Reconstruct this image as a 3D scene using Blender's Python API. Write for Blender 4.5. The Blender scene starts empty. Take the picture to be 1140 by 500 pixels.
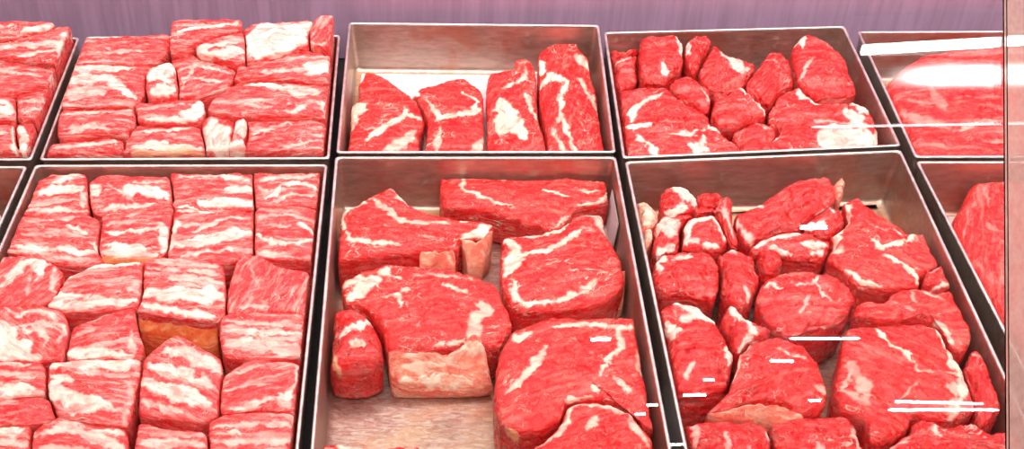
import bpy, math
import numpy as np

# ------------------------------------------------------------------ camera model
W_, H_ = 1140.0, 500.0
F = 1450.0                       # focal length in pixels
PX, PY = 465.0, 250.0            # where the optical axis meets the picture
PITCH = math.atan(1258.0 / F)    # camera looks down
SP, CP = math.sin(PITCH), math.cos(PITCH)
DECK = 0.80                      # top of the case deck
RZ = 0.873                       # rim height of the trays
FL = 0.8022                      # inner floor of the trays
CAMZ = RZ + 0.914
C = bpy.context.scene.collection


def ray(px, py):
    xr, yu = (px - PX) / F, (PY - py) / F
    return np.array([xr, CP + yu * SP, -SP + yu * CP])


def bp(px, py, z, ty=0.0, y0=0.0, tx=0.0, x0=0.0):
    """photo point -> place on the plane Z = z + ty*(Y-y0) + tx*(X-x0)"""
    d = ray(px, py)
    t = (z - CAMZ - ty * y0 - tx * x0) / (d[2] - ty * d[1] - tx * d[0])
    return np.array([d[0] * t, d[1] * t, CAMZ + d[2] * t])


def scale_at(py, z):
    a, b = bp(500, py, z), bp(501, py, z)
    return abs(b[0] - a[0])


# ------------------------------------------------------------------ noise (numpy)
def _hash(ix, iy, iz, seed):
    h = (ix * 374761393 + iy * 668265263 + iz * 2147483647 + seed * 1274126177) & 0xFFFFFFFF
    h = ((h ^ (h >> 13)) * 1274126177) & 0xFFFFFFFF
    h = ((h ^ (h >> 16)) * 2246822519) & 0xFFFFFFFF
    return ((h ^ (h >> 15)) & 0xFFFF) / 32767.5 - 1.0


def vnoise(p, seed=0):
    p = np.asarray(p, dtype=np.float64)
    i = np.floor(p).astype(np.int64)
    f = p - i
    f = f * f * f * (f * (f * 6 - 15) + 10)
    x, y, z = i[:, 0] + 4096, i[:, 1] + 4096, i[:, 2] + 4096
    r = 0
    for dx in (0, 1):
        wx = f[:, 0] if dx else 1 - f[:, 0]
        for dy in (0, 1):
            wy = f[:, 1] if dy else 1 - f[:, 1]
            for dz in (0, 1):
                wz = f[:, 2] if dz else 1 - f[:, 2]
                r = r + wx * wy * wz * _hash(x + dx, y + dy, z + dz, seed)
    return r


def fbm(p, seed=0, octv=3):
    a, r, s = 1.0, 0, 0
    for k in range(octv):
        r = r + a * vnoise(p * (2.03 ** k), seed + 17 * k)
        s += a
        a *= 0.5
    return r / s


# ------------------------------------------------------------------ mesh helpers
def link_mesh(name, verts, faces, mat, parent=None, smooth=True, attrs=None, origin=None):
    verts = np.asarray(verts, dtype=np.float64)
    if origin is None:
        origin = np.array([(verts[:, 0].min() + verts[:, 0].max()) / 2,
                           (verts[:, 1].min() + verts[:, 1].max()) / 2, verts[:, 2].min()])
    origin = np.asarray(origin, dtype=np.float64)
    me = bpy.data.meshes.new(name)
    loc = (verts - origin).astype(np.float32)
    n4 = [f for f in faces if len(f)]
    me.from_pydata(loc.tolist(), [], n4)
    if smooth:
        me.polygons.foreach_set('use_smooth', [True] * len(me.polygons))
    for k, v in (attrs or {}).items():
        if v.ndim == 1:
            a = me.attributes.new(k, 'FLOAT', 'POINT')
            a.data.foreach_set('value', v.astype(np.float32))
        else:
            a = me.attributes.new(k, 'FLOAT_VECTOR', 'POINT')
            a.data.foreach_set('vector', v.astype(np.float32).ravel())
    me.materials.append(mat)
    me.update()
    o = bpy.data.objects.new(name, me)
    C.objects.link(o)
    if parent is not None:
        o.parent = parent
        o.location = origin - np.array(parent.location)
    else:
        o.location = origin
    return o


def tag(o, label=None, cat=None, group=None, kind=None):
    if label: o['label'] = label
    if cat: o['category'] = cat
    if group: o['group'] = group
    if kind: o['kind'] = kind
    return o


def empty(name, loc, label=None, cat=None, group=None, kind=None):
    o = bpy.data.objects.new(name, None)
    C.objects.link(o)
    o.location = loc
    o.empty_display_size = 0.05
    return tag(o, label, cat, group, kind)


def box(name, lo, hi, mat, parent=None, bevel=0.0, rot=None):
    import bmesh
    bm = bmesh.new()
    bmesh.ops.create_cube(bm, size=1.0)
    s = [hi[i] - lo[i] for i in range(3)]
    c = [(hi[i] + lo[i]) / 2 for i in range(3)]
    for v in bm.verts:
        v.co.x *= s[0]; v.co.y *= s[1]; v.co.z *= s[2]
    if bevel:
        bmesh.ops.bevel(bm, geom=list(bm.edges), offset=bevel, segments=3, affect='EDGES', profile=0.5)
    me = bpy.data.meshes.new(name)
    bm.to_mesh(me); bm.free()
    me.materials.append(mat)
    o = bpy.data.objects.new(name, me)
    C.objects.link(o)
    o.location = c
    if parent is not None:
        o.parent = parent
        o.location = [c[i] - parent.location[i] for i in range(3)]
    return o


# ------------------------------------------------------------------ materials
def lin(r, g, b):
    f = lambda c: c / 12.92 if c <= 0.04045 else ((c + 0.055) / 1.055) ** 2.4
    return (f(r / 255), f(g / 255), f(b / 255), 1.0)


class NT:
    def __init__(s, name):
        s.m = bpy.data.materials.new(name)
        s.m.use_nodes = True
        s.t = s.m.node_tree
        s.n = s.t.nodes
        s.b = s.n['Principled BSDF']

    def new(s, typ, **kw):
        n = s.n.new(typ)
        for k, v in kw.items():
            setattr(n, k, v)
        return n

    def link(s, a, b):
        s.t.links.new(a, b)

    def math(s, op, a, b=None, clamp=False):
        n = s.new('ShaderNodeMath', operation=op, use_clamp=clamp)
        for i, v in enumerate((a, b)):
            if v is None: continue
            if isinstance(v, (int, float)): n.inputs[i].default_value = v
            else: s.link(v, n.inputs[i])
        return n.outputs[0]

    def mix(s, f, a, b):
        n = s.new('ShaderNodeMix', data_type='RGBA')
        for i, v in ((0, f), (6, a), (7, b)):
            if isinstance(v, (int, float, tuple)): n.inputs[i].default_value = v
            else: s.link(v, n.inputs[i])
        return n.outputs[2]

    def attr(s, name):
        return s.new('ShaderNodeAttribute', attribute_name=name)

    def noise(s, vec, scale, detail=3, rough=0.55, dist=0.0):
        n = s.new('ShaderNodeTexNoise')
        n.inputs['Scale'].default_value = scale
        n.inputs['Detail'].default_value = detail
        n.inputs['Roughness'].default_value = rough
        n.inputs['Distortion'].default_value = dist
        s.link(vec, n.inputs['Vector'])
        return n.outputs['Fac']

    def vscale(s, vec, sc):
        n = s.new('ShaderNodeVectorMath', operation='MULTIPLY')
        s.link(vec, n.inputs[0]); n.inputs[1].default_value = sc
        return n.outputs[0]

    def ramp(s, f, a, b):
        n = s.new('ShaderNodeMapRange', interpolation_type='SMOOTHSTEP')
        s.link(f, n.inputs['Value'])
        n.inputs['From Min'].default_value = a
        n.inputs['From Max'].default_value = b
        return n.outputs[0]


def meat_material(name, deep, mid, pale, fatc, fat2, streak=0.5, vein=0.4, bump=0.5, sss=0.07):
    s = NT(name)
    fl = s.attr('flow').outputs['Vector']
    fat = s.attr('fat').outputs['Fac']
    yel = s.attr('yellow').outputs['Fac']
    oi = s.new('ShaderNodeObjectInfo')
    # muscle body: broad tone patches, then fibre streaks along the grain
    a = s.noise(s.vscale(fl, (1, 1, 1)), 28, 4, 0.6, 0.6)
    col = s.mix(s.ramp(a, 0.30, 0.66), deep, mid)
    fib = s.noise(s.vscale(fl, (0.22, 1.0, 0.6)), 260, 4, 0.65, 0.5)
    col = s.mix(s.math('MULTIPLY', s.ramp(fib, 0.46, 0.66), 0.7), col, pale)
    dk = s.noise(s.vscale(fl, (0.35, 1.0, 0.8)), 120, 3, 0.6, 0.8)
    col = s.mix(s.math('MULTIPLY', s.ramp(dk, 0.50, 0.64), 0.7), col, deep)
    # wide pale layers of fat running along the grain
    lay = s.noise(s.vscale(fl, (0.15, 1.0, 0.9)), 88, 4, 0.6, 0.45)
    lay = s.math('MULTIPLY', s.ramp(lay, 0.53, 0.64), streak)
    # fine branching veins of fat
    v1 = s.noise(s.vscale(fl, (0.6, 1.0, 1.0)), 42, 3, 0.5, 1.2)
    v1 = s.math('ABSOLUTE', s.math('SUBTRACT', v1, 0.5))
    v1 = s.math('SUBTRACT', 1.0, s.ramp(v1, 0.0, 0.018))
    gate = s.ramp(s.noise(fl, 22, 2), 0.5, 0.62)
    v1 = s.math('MULTIPLY', s.math('MULTIPLY', v1, gate), vein)
    br = s.ramp(s.noise(fl, 700, 2, 0.6), 0.60, 0.74)
    v2 = s.math('MULTIPLY', br, vein * 0.6)
    v3 = s.noise(s.vscale(fl, (0.7, 1.0, 1.0)), 95, 3, 0.55, 1.6)
    v3 = s.math('SUBTRACT', 1.0, s.ramp(s.math('ABSOLUTE', s.math('SUBTRACT', v3, 0.5)), 0.0, 0.022))
    v3 = s.math('MULTIPLY', s.math('MULTIPLY', v3, s.ramp(s.noise(fl, 48, 2), 0.48, 0.60)), vein * 0.8)
    v2 = s.math('MAXIMUM', v2, v3)
    f = s.math('MAXIMUM', s.math('MAXIMUM', v1, v2), lay)
    f = s.math('MAXIMUM', f, fat, clamp=True)
    fn = s.noise(s.vscale(fl, (0.4, 1, 1)), 110, 4, 0.6, 0.7)
    fcol = s.mix(s.ramp(fn, 0.40, 0.68), fatc, fat2)
    fcol = s.mix(yel, fcol, lin(250, 176, 118))
    col = s.mix(f, col, fcol)
    s.link(col, s.b.inputs['Base Color'])
    r = s.noise(fl, 90, 3)
    rr = s.new('ShaderNodeMapRange'); s.link(r, rr.inputs['Value'])
    rr.inputs['To Min'].default_value = 0.14; rr.inputs['To Max'].default_value = 0.46
    s.link(rr.outputs[0], s.b.inputs['Roughness'])
    s.b.inputs['Specular IOR Level'].default_value = 0.5
    s.b.inputs['Subsurface Weight'].default_value = sss
    s.b.inputs['Subsurface Radius'].default_value = (1.0, 0.25, 0.2)
    s.b.inputs['Subsurface Scale'].default_value = 0.006
    b1 = s.new('ShaderNodeBump'); b1.inputs['Strength'].default_value = bump
    b1.inputs['Distance'].default_value = 0.0016
    hb = s.math('ADD', s.math('MULTIPLY', fib, 0.6), s.math('MULTIPLY', s.noise(fl, 150, 5, 0.65), 1.0))
    hb = s.math('ADD', hb, s.math('MULTIPLY', f, 0.35))
    s.link(hb, b1.inputs['Height'])
    s.link(b1.outputs[0], s.b.inputs['Normal'])
    return s.m


M = {}
M['rib'] = meat_material('rib_meat', lin(228, 26, 32), lin(244, 72, 70), lin(254, 156, 142), lin(255, 234, 214), lin(252, 166, 152), 0.50, 0.6, 1.2)
M['steak'] = meat_material('steak_meat', lin(204, 8, 12), lin(238, 27, 27), lin(250, 92, 80), lin(255, 230, 204), lin(250, 168, 148), 0.12, 0.75, 1.25)
M['chunk'] = meat_material('chunk_meat', lin(198, 6, 10), lin(236, 22, 24), lin(250, 88, 78), lin(255, 232, 212), lin(250, 180, 168), 0.14, 0.65, 1.35)
M['slab'] = meat_material('slab_meat', lin(220, 18, 22), lin(240, 42, 42), lin(250, 108, 96), lin(252, 190, 170), lin(246, 130, 120), 0.32, 0.4, 1.2)
M['fat'] = meat_material('fat_cap', lin(236, 84, 70), lin(250, 164, 132), lin(255, 214, 184), lin(255, 226, 198), lin(248, 150, 122), 0.75, 0.5, 1.0, 0.2)
M['bone'] = meat_material('rib_bone', lin(228, 92, 44), lin(244, 140, 82), lin(252, 190, 134), lin(254, 200, 144), lin(244, 150, 92), 0.4, 0.2, 0.5, 0.15)


def steel(name, base, rough, stain=0.0, stain_col=(0.5, 0.1, 0.08, 1), axis=(1, 1, 1), scale=60, bump=0.08, tone=0.75):
    s = NT(name)
    tc = s.new('ShaderNodeTexCoord')
    v = tc.outputs['Object']
    n = s.noise(s.vscale(v, axis), scale, 5, 0.6, 0.2)
    col = s.mix(s.ramp(n, 0.3, 0.7), tuple(c * tone for c in base[:3]) + (1,), base)
    if stain:
        st = s.math('MULTIPLY', s.ramp(s.noise(v, 14, 4, 0.6, 0.8), 0.45, 0.68), stain)
        col = s.mix(st, col, stain_col)
        ge = s.new('ShaderNodeNewGeometry'); sx = s.new('ShaderNodeSeparateXYZ'); s.link(ge.outputs['Normal'], sx.inputs[0])
        lev = s.ramp(sx.outputs[2], 0.7, 0.95)
        sc1 = s.ramp(s.noise(s.vscale(v, (0.3, 1, 1)), 210, 4, 0.7, 2.0), 0.40, 0.62)
        juice = s.mix(s.ramp(s.noise(v, 9, 3, 0.6, 1.0), 0.42, 0.60), lin(150, 84, 72), lin(176, 128, 84))
        col = s.mix(s.math('MULTIPLY', lev, s.math('MULTIPLY', s.math('SUBTRACT', 1.0, s.math('MULTIPLY', sc1, 0.75)), 0.75)), col, juice)
        bl = s.ramp(s.noise(v, 45, 4, 0.6, 1.5), 0.60, 0.70)
        s.link(s.math('SUBTRACT', 0.86, s.math('MULTIPLY', bl, 0.3)), s.b.inputs['Metallic'])
    else:
        s.b.inputs['Metallic'].default_value = 1.0
    s.link(col, s.b.inputs['Base Color'])
    rr = s.new('ShaderNodeMapRange'); s.link(n, rr.inputs['Value'])
    rr.inputs['To Min'].default_value = rough * 0.7; rr.inputs['To Max'].default_value = rough * 1.4
    s.link(rr.outputs[0], s.b.inputs['Roughness'])
    b = s.new('ShaderNodeBump'); b.inputs['Strength'].default_value = bump; b.inputs['Distance'].default_value = 0.001
    s.link(n, b.inputs['Height']); s.link(b.outputs[0], s.b.inputs['Normal'])
    return s.m


M['tray'] = steel('tray_steel', lin(208, 188, 172), 0.36, 0.55, lin(196, 120, 88), (0.25, 1, 1), 190, 0.3)
M['rim'] = steel('rim_steel', lin(252, 238, 230), 0.5, 0, scale=80)
M['wallsteel'] = steel('back_panel_steel', lin(206, 168, 198), 0.6, 0, axis=(1, 1, 0.06), scale=130, bump=0.15, tone=0.80)


def plain(name, col, rough=0.5, metal=0.0, nscale=40, amt=0.12):
    s = NT(name)
    tc = s.new('ShaderNodeTexCoord')
    n = s.noise(tc.outputs['Object'], nscale, 3)
    s.link(s.mix(n, tuple(c * (1 - amt) for c in col[:3]) + (1,), col), s.b.inputs['Base Color'])
    s.b.inputs['Roughness'].default_value = rough
    s.b.inputs['Metallic'].default_value = metal
    return s.m


M['wallsteel'].node_tree.nodes['Principled BSDF'].inputs['Metallic'].default_value = 0.35
M['deck'] = plain('dark_deck', lin(26, 18, 20), 0.6)
M['pad'] = plain('pad_reflection_white', lin(240, 226, 224), 0.8, 0, 90, 0.35)
M['cabinet'] = plain('cabinet_paint', lin(90, 84, 88), 0.5)
M['wall'] = plain('room_paint', lin(120, 112, 110), 0.8, 0, 6)
M['tile'] = plain('floor_tile', lin(190, 182, 172), 0.5, 0, 4)
M['housing'] = plain('lamp_housing', lin(235, 235, 235), 0.5)


def emitter(name, strength, soft=False, col=(1, 0.97, 0.95, 1)):
    s = NT(name)
    s.b.inputs['Base Color'].default_value = (0.9, 0.9, 0.9, 1)
    s.b.inputs['Emission Color'].default_value = col
    s.b.inputs['Emission Strength'].default_value = strength
    if soft:   # opal diffuser: brightest over the tube, fading to its edges and ends
        tc = s.new('ShaderNodeTexCoord')
        sp = s.new('ShaderNodeSeparateXYZ'); s.link(tc.outputs['Generated'], sp.inputs[0])
        g = lambda o, a, b: s.math('SUBTRACT', 1.0, s.ramp(s.math('ABSOLUTE', s.math('SUBTRACT', o, 0.5)), a, b))
        f = s.math('MULTIPLY', g(sp.outputs[1], 0.02, 0.48), g(sp.outputs[0], 0.22, 0.5))
        s.link(s.math('MULTIPLY', s.math('POWER', f, 2.6), strength), s.b.inputs['Emission Strength'])
    return s.m


def clear_material(name, base_col, body=0.0, ior=1.45, rough=0.0):
    """clear sheet: what is not mirrored by its surface passes straight through"""
    s = NT(name)
    s.n.remove(s.b)
    out = s.n['Material Output']
    tr = s.new('ShaderNodeBsdfTransparent')
    gl = s.new('ShaderNodeBsdfGlossy'); gl.inputs['Roughness'].default_value = rough
    gl.inputs['Color'].default_value = (1, 1, 1, 1)
    fr = s.new('ShaderNodeFresnel'); fr.inputs['IOR'].default_value = ior
    mx = s.new('ShaderNodeMixShader')
    s.link(fr.outputs[0], mx.inputs[0]); s.link(gl.outputs[0], mx.inputs[2])
    if body:
        df = s.new('ShaderNodeBsdfDiffuse'); df.inputs['Color'].default_value = base_col
        m2 = s.new('ShaderNodeMixShader')
        tc = s.new('ShaderNodeTexCoord')
        n = s.noise(s.vscale(tc.outputs['Object'], (60, 60, 0.4)), 3, 2)
        s.link(s.math('MULTIPLY', s.math('ADD', n, 0.5), body), m2.inputs[0])
        s.link(tr.outputs[0], m2.inputs[1]); s.link(df.outputs[0], m2.inputs[2])
        s.link(m2.outputs[0], mx.inputs[1])
    else:
        s.link(tr.outputs[0], mx.inputs[1])
    s.link(mx.outputs[0], out.inputs['Surface'])
    return s.m


M['glass'] = clear_material('clear_glass', (1, 1, 1, 1))
M['joint'] = clear_material('clear_joint', lin(196, 152, 142), 0.62, 1.42)


# ------------------------------------------------------------------ trays
def round_quad(q, inset, r, n=6):
    """q: 4 xy corners in order; inset inwards; rounded corners"""
    q = np.array(q, dtype=float)
    cc = q.mean(0)
    m = len(q)
    lines = []
    for i in range(m):
        a, b = q[i], q[(i + 1) % m]
        d = (b - a) / np.linalg.norm(b - a)
        nrm = np.array([-d[1], d[0]])
        if np.dot(cc - a, nrm) < 0: nrm = -nrm
        lines.append((a + nrm * inset, d, nrm))
    cor = []
    for i in range(m):
        (a, d, _), (b, e, _) = lines[i - 1], lines[i]
        t = np.linalg.solve(np.array([d, -e]).T, b - a)[0]
        cor.append(a + d * t)
    out = []
    for i in range(m):
        p, d0, d1 = cor[i], -lines[i - 1][1], lines[i][1]
        a, b = p + d0 * r, p + d1 * r
        for k in range(n + 1):
            t = k / n
            out.append((1 - t) ** 2 * a + 2 * t * (1 - t) * p + t * t * b)
    return np.array(out)


def loft(loops, cap0=True, cap1=True, closed=False):
    n = len(loops[0])
    v = np.concatenate(loops)
    f = []
    L = len(loops)
    for k in range(L if closed else L - 1):
        k2 = (k + 1) % L
        for i in range(n):
            j = (i + 1) % n
            f.append((k * n + i, k * n + j, k2 * n + j, k2 * n + i))
    if not closed:
        if cap0: f.append(tuple(range(n))[::-1])
        if cap1: f.append(tuple((L - 1) * n + i for i in range(n)))
    return v, f


TRAY = {}


def make_tray(key, quad, label, group):
    q = [bp(x, y, RZ)[:2] for x, y in quad]
    cen = np.mean(q, 0)
    root = empty('meat_tray', (cen[0], cen[1], DECK), label, 'tray', group)
    lp = lambda ins, z, r: np.c_[round_quad(q, ins, r), np.full(28, z)]
    prof = [(0.0075, 0.8005, .006), (0.0062, 0.806, .007), (0.0028, RZ - 0.003, .006), (0.0028, RZ - .0012, .006),
            (0.0040, RZ - .0012, .006), (0.0042, RZ - 0.004, .006), (0.0072, 0.809, .008), (0.0085, 0.8045, .008),
            (0.0115, 0.8020, .008), (0.016, 0.8014, .008)]
    v, f = loft([lp(*p) for p in prof])
    link_mesh('pan', v, f, M['tray'], root)
    rr = 0.0018
    loops = [lp(0.0012 + rr - rr * math.cos(a), RZ - rr + rr * math.sin(a) + .0006, .005) for a in np.linspace(0, 2 * math.pi, 9)[:-1]]
    v, f = loft(loops, closed=True)
    link_mesh('rolled_rim', v, f, M['rim'], root)
    TRAY[key] = dict(q=np.array(q), root=root)


def tray_clamp(key, v, margin=0.0034):
    q = TRAY[key]['q']
    cc = q.mean(0)
    z = v[:, 2]
    ins = 0.0042 + np.clip((RZ - z) / 0.07, 0, 1) * 0.0045 + margin + np.clip((0.809 - z) / 0.007, 0, 1) * 0.004
    for _ in range(2):
        for i in range(4):
            a, b = q[i], q[(i + 1) % 4]
            d = (b - a) / np.linalg.norm(b - a)
            nrm = np.array([-d[1], d[0]])
            if np.dot(cc - a, nrm) < 0: nrm = -nrm
            s = (v[:, :2] - a) @ nrm
            push = np.clip(ins - s, 0, None)
            v[:, :2] += push[:, None] * nrm
    return v


# ------------------------------------------------------------------ pieces of meat
def resample(P, n):
    """closed polygon -> n points on a rounded closed curve through it (Catmull-Rom)"""
    P = np.asarray(P, dtype=float)
    m = len(P)
    out = []
    for i in range(m):
        p0, p1, p2, p3 = P[i - 1], P[i], P[(i + 1) % m], P[(i + 2) % m]
        for k in range(12):
            t = k / 12
            cr = 0.5 * ((2 * p1) + (-p0 + p2) * t + (2 * p0 - 5 * p1 + 4 * p2 - p3) * t * t + (-p0 + 3 * p1 - 3 * p2 + p3) * t ** 3)
            ln = p1 * (1 - t) + p2 * t
            out.append(0.4 * cr + 0.6 * ln)
    out = np.array(out)
    seg = np.linalg.norm(np.roll(out, -1, 0) - out, axis=1)
    s = np.concatenate([[0], np.cumsum(seg)])
    tt = np.linspace(0, s[-1], n, endpoint=False)
    oc = np.vstack([out, out[:1]])
    return np.c_[np.interp(tt, s, oc[:, 0]), np.interp(tt, s, oc[:, 1])]


def area(P):
    x, y = P[:, 0], P[:, 1]
    return 0.5 * np.sum(x * np.roll(y, -1) - y * np.roll(x, -1))


def inside(P, poly):
    x, y = P[:, 0], P[:, 1]
    r = np.zeros(len(P), bool)
    j = len(poly) - 1
    for i in range(len(poly)):
        xi, yi = poly[i]; xj, yj = poly[j]
        c = ((yi > y) != (yj > y)) & (x < (xj - xi) * (y - yi) / (yj - yi + 1e-12) + xi)
        r ^= c
        j = i
    return r


def centre_of(P):
    a = area(P)
    x, y = P[:, 0], P[:, 1]
    x2, y2 = np.roll(x, -1), np.roll(y, -1)
    k = x * y2 - x2 * y
    return np.array([np.sum((x + x2) * k), np.sum((y + y2) * k)]) / (6 * a)


def polydist(Q, pts):
    best = np.full(len(Q), 1e9)
    tt = np.zeros(len(Q))
    L = [0]
    for i in range(len(pts) - 1):
        L.append(L[-1] + np.linalg.norm(pts[i + 1] - pts[i]))
    for i in range(len(pts) - 1):
        a, b = pts[i], pts[i + 1]
        d = b - a
        t = np.clip(((Q - a) @ d) / (d @ d + 1e-12), 0, 1)
        dist = np.linalg.norm(Q - (a + t[:, None] * d), axis=1)
        m = dist < best
        best[m] = dist[m]
        tt[m] = ((L[i] + t * np.linalg.norm(d)) / (L[-1] + 1e-9))[m]
    return best, tt


QUEUE = []
DEF = {}


def view(x0, y0, s):
    return lambda pts: [(x0 + x / s, y0 + y / s) for x, y in pts]


def piece(tray, vw, outline, z, mat, label, name='meat_piece', cat='meat', group=None, fat=(), grain=0.0, dome=0.004,
          rnd=0.009, lump=0.0022, ty=0.0, parts=(), seed=None, yellow=(), cx=None):
    QUEUE.append(dict(tray=tray, out=vw(outline), z=RZ + z, mat=mat, label=label, name=name, cat=cat, group=group,
                      fat=[(vw(p), w, *r) for p, w, *r in fat], grain=grain, dome=dome, rnd=rnd, lump=lump, ty=ty,
                      parts=list(parts),
                      seed=len(QUEUE) * 7 + 3 if seed is None else seed, yellow=[(vw(p), w, *r) for p, w, *r in yellow]))


def build_body(d, P, plane, tray, name, parent, base=FL):
    """one closed body: domed top, rounded shoulder, side wall down to the tray, flat underside"""
    seed = d['seed']
    c = centre_of(P)
    per = np.sum(np.linalg.norm(np.roll(P, -1, 0) - P, axis=1))
    R = np.linalg.norm(P - c, axis=1)
    n = len(P)
    tan = np.roll(P, -3, 0) - np.roll(P, 3, 0)
    nrm = np.c_[tan[:, 1], -tan[:, 0]]
    nrm /= np.linalg.norm(nrm, axis=1)[:, None] + 1e-12
    for _ in range(4):
        nrm = (nrm + np.roll(nrm, 1, 0) + np.roll(nrm, -1, 0))
        nrm /= np.linalg.norm(nrm, axis=1)[:, None] + 1e-12
    r = min(d['rnd'], 0.45 * R.min() + 0.002)
    Rm = np.median(R)
    m_in = max(8, int((Rm - r) / 0.0017))
    ss = list(np.linspace(0.0, 1.0, m_in, endpoint=False)[1:])
    inn = c + (1 - r / np.maximum(R, r * 1.2))[:, None] * (P - c)
    ang = np.linspace(0, math.pi / 2, 9)
    zpl = plane(P)
    z0 = plane(c[None])[0]
    verts, uv, dirs, fr = [], [], [], []
    # centre
    def ztop(xy, s):
        return plane(xy) + d['dome'] * (1 - s ** 2)
    for s in ss:
        xy = c + s * (inn - c)
        verts.append(np.c_[xy, ztop(xy, np.linalg.norm(xy - c, axis=1) / R)])
        uv.append(xy); dirs.append(np.tile([0, 0, 1.0], (n, 1)))
    for a in ang:
        t = math.sin(a)
        xy = inn + t * (P - inn)
        drop = r * (1 - math.cos(a))
        sfrac = np.linalg.norm(xy - c, axis=1) / R
        z = plane(xy) + d['dome'] * (1 - sfrac ** 2) - drop
        verts.append(np.c_[xy, z])
        uv.append(xy + nrm * (drop * 1.1))
        dirs.append(np.c_[nrm * t, np.full(n, math.cos(a))])
    ztop_e = verts[-1][:, 2]
    hmax = max(0.004, float(np.max(ztop_e) - base))
    k_side = max(4, int(hmax / 0.0022))
    for k in range(1, k_side + 1):
        t = k / k_side
        z = ztop_e + (base - ztop_e) * t
        bul = -0.002 * t * t - (0.003 if k == k_side else 0)
        xy = P + nrm * bul
        verts.append(np.c_[xy, z])
        uv.append(xy + nrm * ((ztop_e - z) * 1.1 + r * 1.1)[:, None])
        dirs.append(np.c_[nrm, np.zeros(n)])
    rows = len(verts)
    V = np.concatenate([np.array([[c[0], c[1], z0 + d['dome']]])] + verts + [np.array([[c[0], c[1], base]])])
    UV = np.concatenate([c[None]] + uv + [c[None]])
    D = np.concatenate([np.array([[0, 0, 1.0]])] + dirs + [np.array([[0, 0, 0.0]])])
    # lumps, dents and torn fibres
    g = d['grain']
    rot = np.array([[math.cos(g), math.sin(g)], [-math.sin(g), math.cos(g)]])
    uvr = (UV - c) @ rot.T
    depth = np.concatenate([[0]] + [np.full(n, 0.0)] * 0 + [ (plane(v[:, :2]) - v[:, 2]) for v in verts] + [[0.05]])
    base3 = np.c_[V[:, :2], V[:, 2]]
    h = d['lump'] * fbm(base3 / 0.022, seed, 2) + d['lump'] * 0.42 * fbm(base3 / 0.008, seed + 5, 2)
    h += 0.00055 * fbm(np.c_[uvr[:, 0] / 0.02, uvr[:, 1] / 0.0032, depth / 0.01], seed + 9, 2)
    lower = np.clip((V[:, 2] - base) / 0.012, 0, 1)
    # folds where one muscle meets the next
    cr = {'chunk': .0042, 'steak': .0018, 'rib': .0012, 'slab': .0022, 'fat': .0006, 'bone': .0004}[d['mat']]
    q1 = fbm(np.c_[uvr[:, 0] / 0.034, uvr[:, 1] / 0.020, depth / 0.03], seed + 201, 2)
    q2 = fbm(np.c_[uvr[:, 0] / 0.016, uvr[:, 1] / 0.010, depth / 0.02], seed + 203, 2)
    h -= cr * np.exp(-(q1 / 0.055) ** 2) + 0.45 * cr * np.exp(-(q2 / 0.07) ** 2)
    h += 0.0011 * fbm(base3 / 0.0045, seed + 61, 2)
    # fat seams, wrapped over the piece like a skin
    fat = np.zeros(len(V)); yel = np.zeros(len(V))
    warp = np.c_[fbm(np.c_[UV / 0.011, depth * 0], seed + 31, 3), fbm(np.c_[UV / 0.011, depth * 0], seed + 77, 3)] * 0.0034
    warp += 1.3 * np.c_[fbm(np.c_[UV / 0.0036, depth * 0], seed + 131, 2), fbm(np.c_[UV / 0.0036, depth * 0], seed + 177, 2)] * 0.0014
    wmod = 1 + 0.8 * fbm(np.c_[UV / 0.014, depth * 0], seed + 55, 2)
    for dst, lst in ((fat, d['fat']), (yel, d.get('yellow', ()))):
        for pts, w, *rest in lst:
            st = rest[0] if rest else 1.0
            pw = np.array([d['proj'](*p)[:2] for p in pts])
            sc = scale_at(np.mean([p[1] for p in pts]), d['z'])
            if len(pw) == 1: pw = np.vstack([pw, pw + 1e-5])
            dist, t = polydist(UV + warp, pw)
            half = 0.5 * w * (1.15 if w < 7 else 0.85) * sc * wmod * (0.45 + 0.55 * np.clip(np.sin(np.clip(t, 0.04, 0.96) * math.pi) * 1.8, 0, 1))
            e = 0.0007 + 0.12 * half
            m = np.clip((half + e - dist) / (2 * e), 0, 1)
            m = m * m * (3 - 2 * m) * st
            np.maximum(dst, m, out=dst)
    fat = np.maximum(fat, yel)
    h += 0.0005 * fat - 0.0010 * np.clip(4 * fat * (1 - fat), 0, 1) * (D[:, 2] > 0.3)
    h = np.where(D[:, 2] < 0.5, np.minimum(h, 0.0), h)
    V += D * (h * lower)[:, None] * np.array([0.45, 0.45, 1.0])
    V[:, 2] = np.maximum(V[:, 2], base)
    if tray: V = tray_clamp(tray, V)
    faces = []
    ar = np.arange(n); br = (ar + 1) % n
    faces += np.c_[np.zeros(n, int), 1 + ar, 1 + br].tolist()
    for k in range(rows - 1):
        a0, b0 = 1 + k * n, 1 + (k + 1) * n
        faces += np.c_[a0 + ar, b0 + ar, b0 + br, a0 + br].tolist()
    last = 1 + (rows - 1) * n; bot = len(V) - 1
    faces += np.c_[last + br, last + ar, np.full(n, bot)].tolist()
    flow = np.c_[uvr[:, 0] + seed * 0.137, uvr[:, 1] + seed * 0.071, depth + seed * 0.05]
    origin = None
    return link_mesh(name, V, faces, M[d['mat']], parent, True, dict(fat=fat, yellow=yel, flow=flow), origin)


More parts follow.
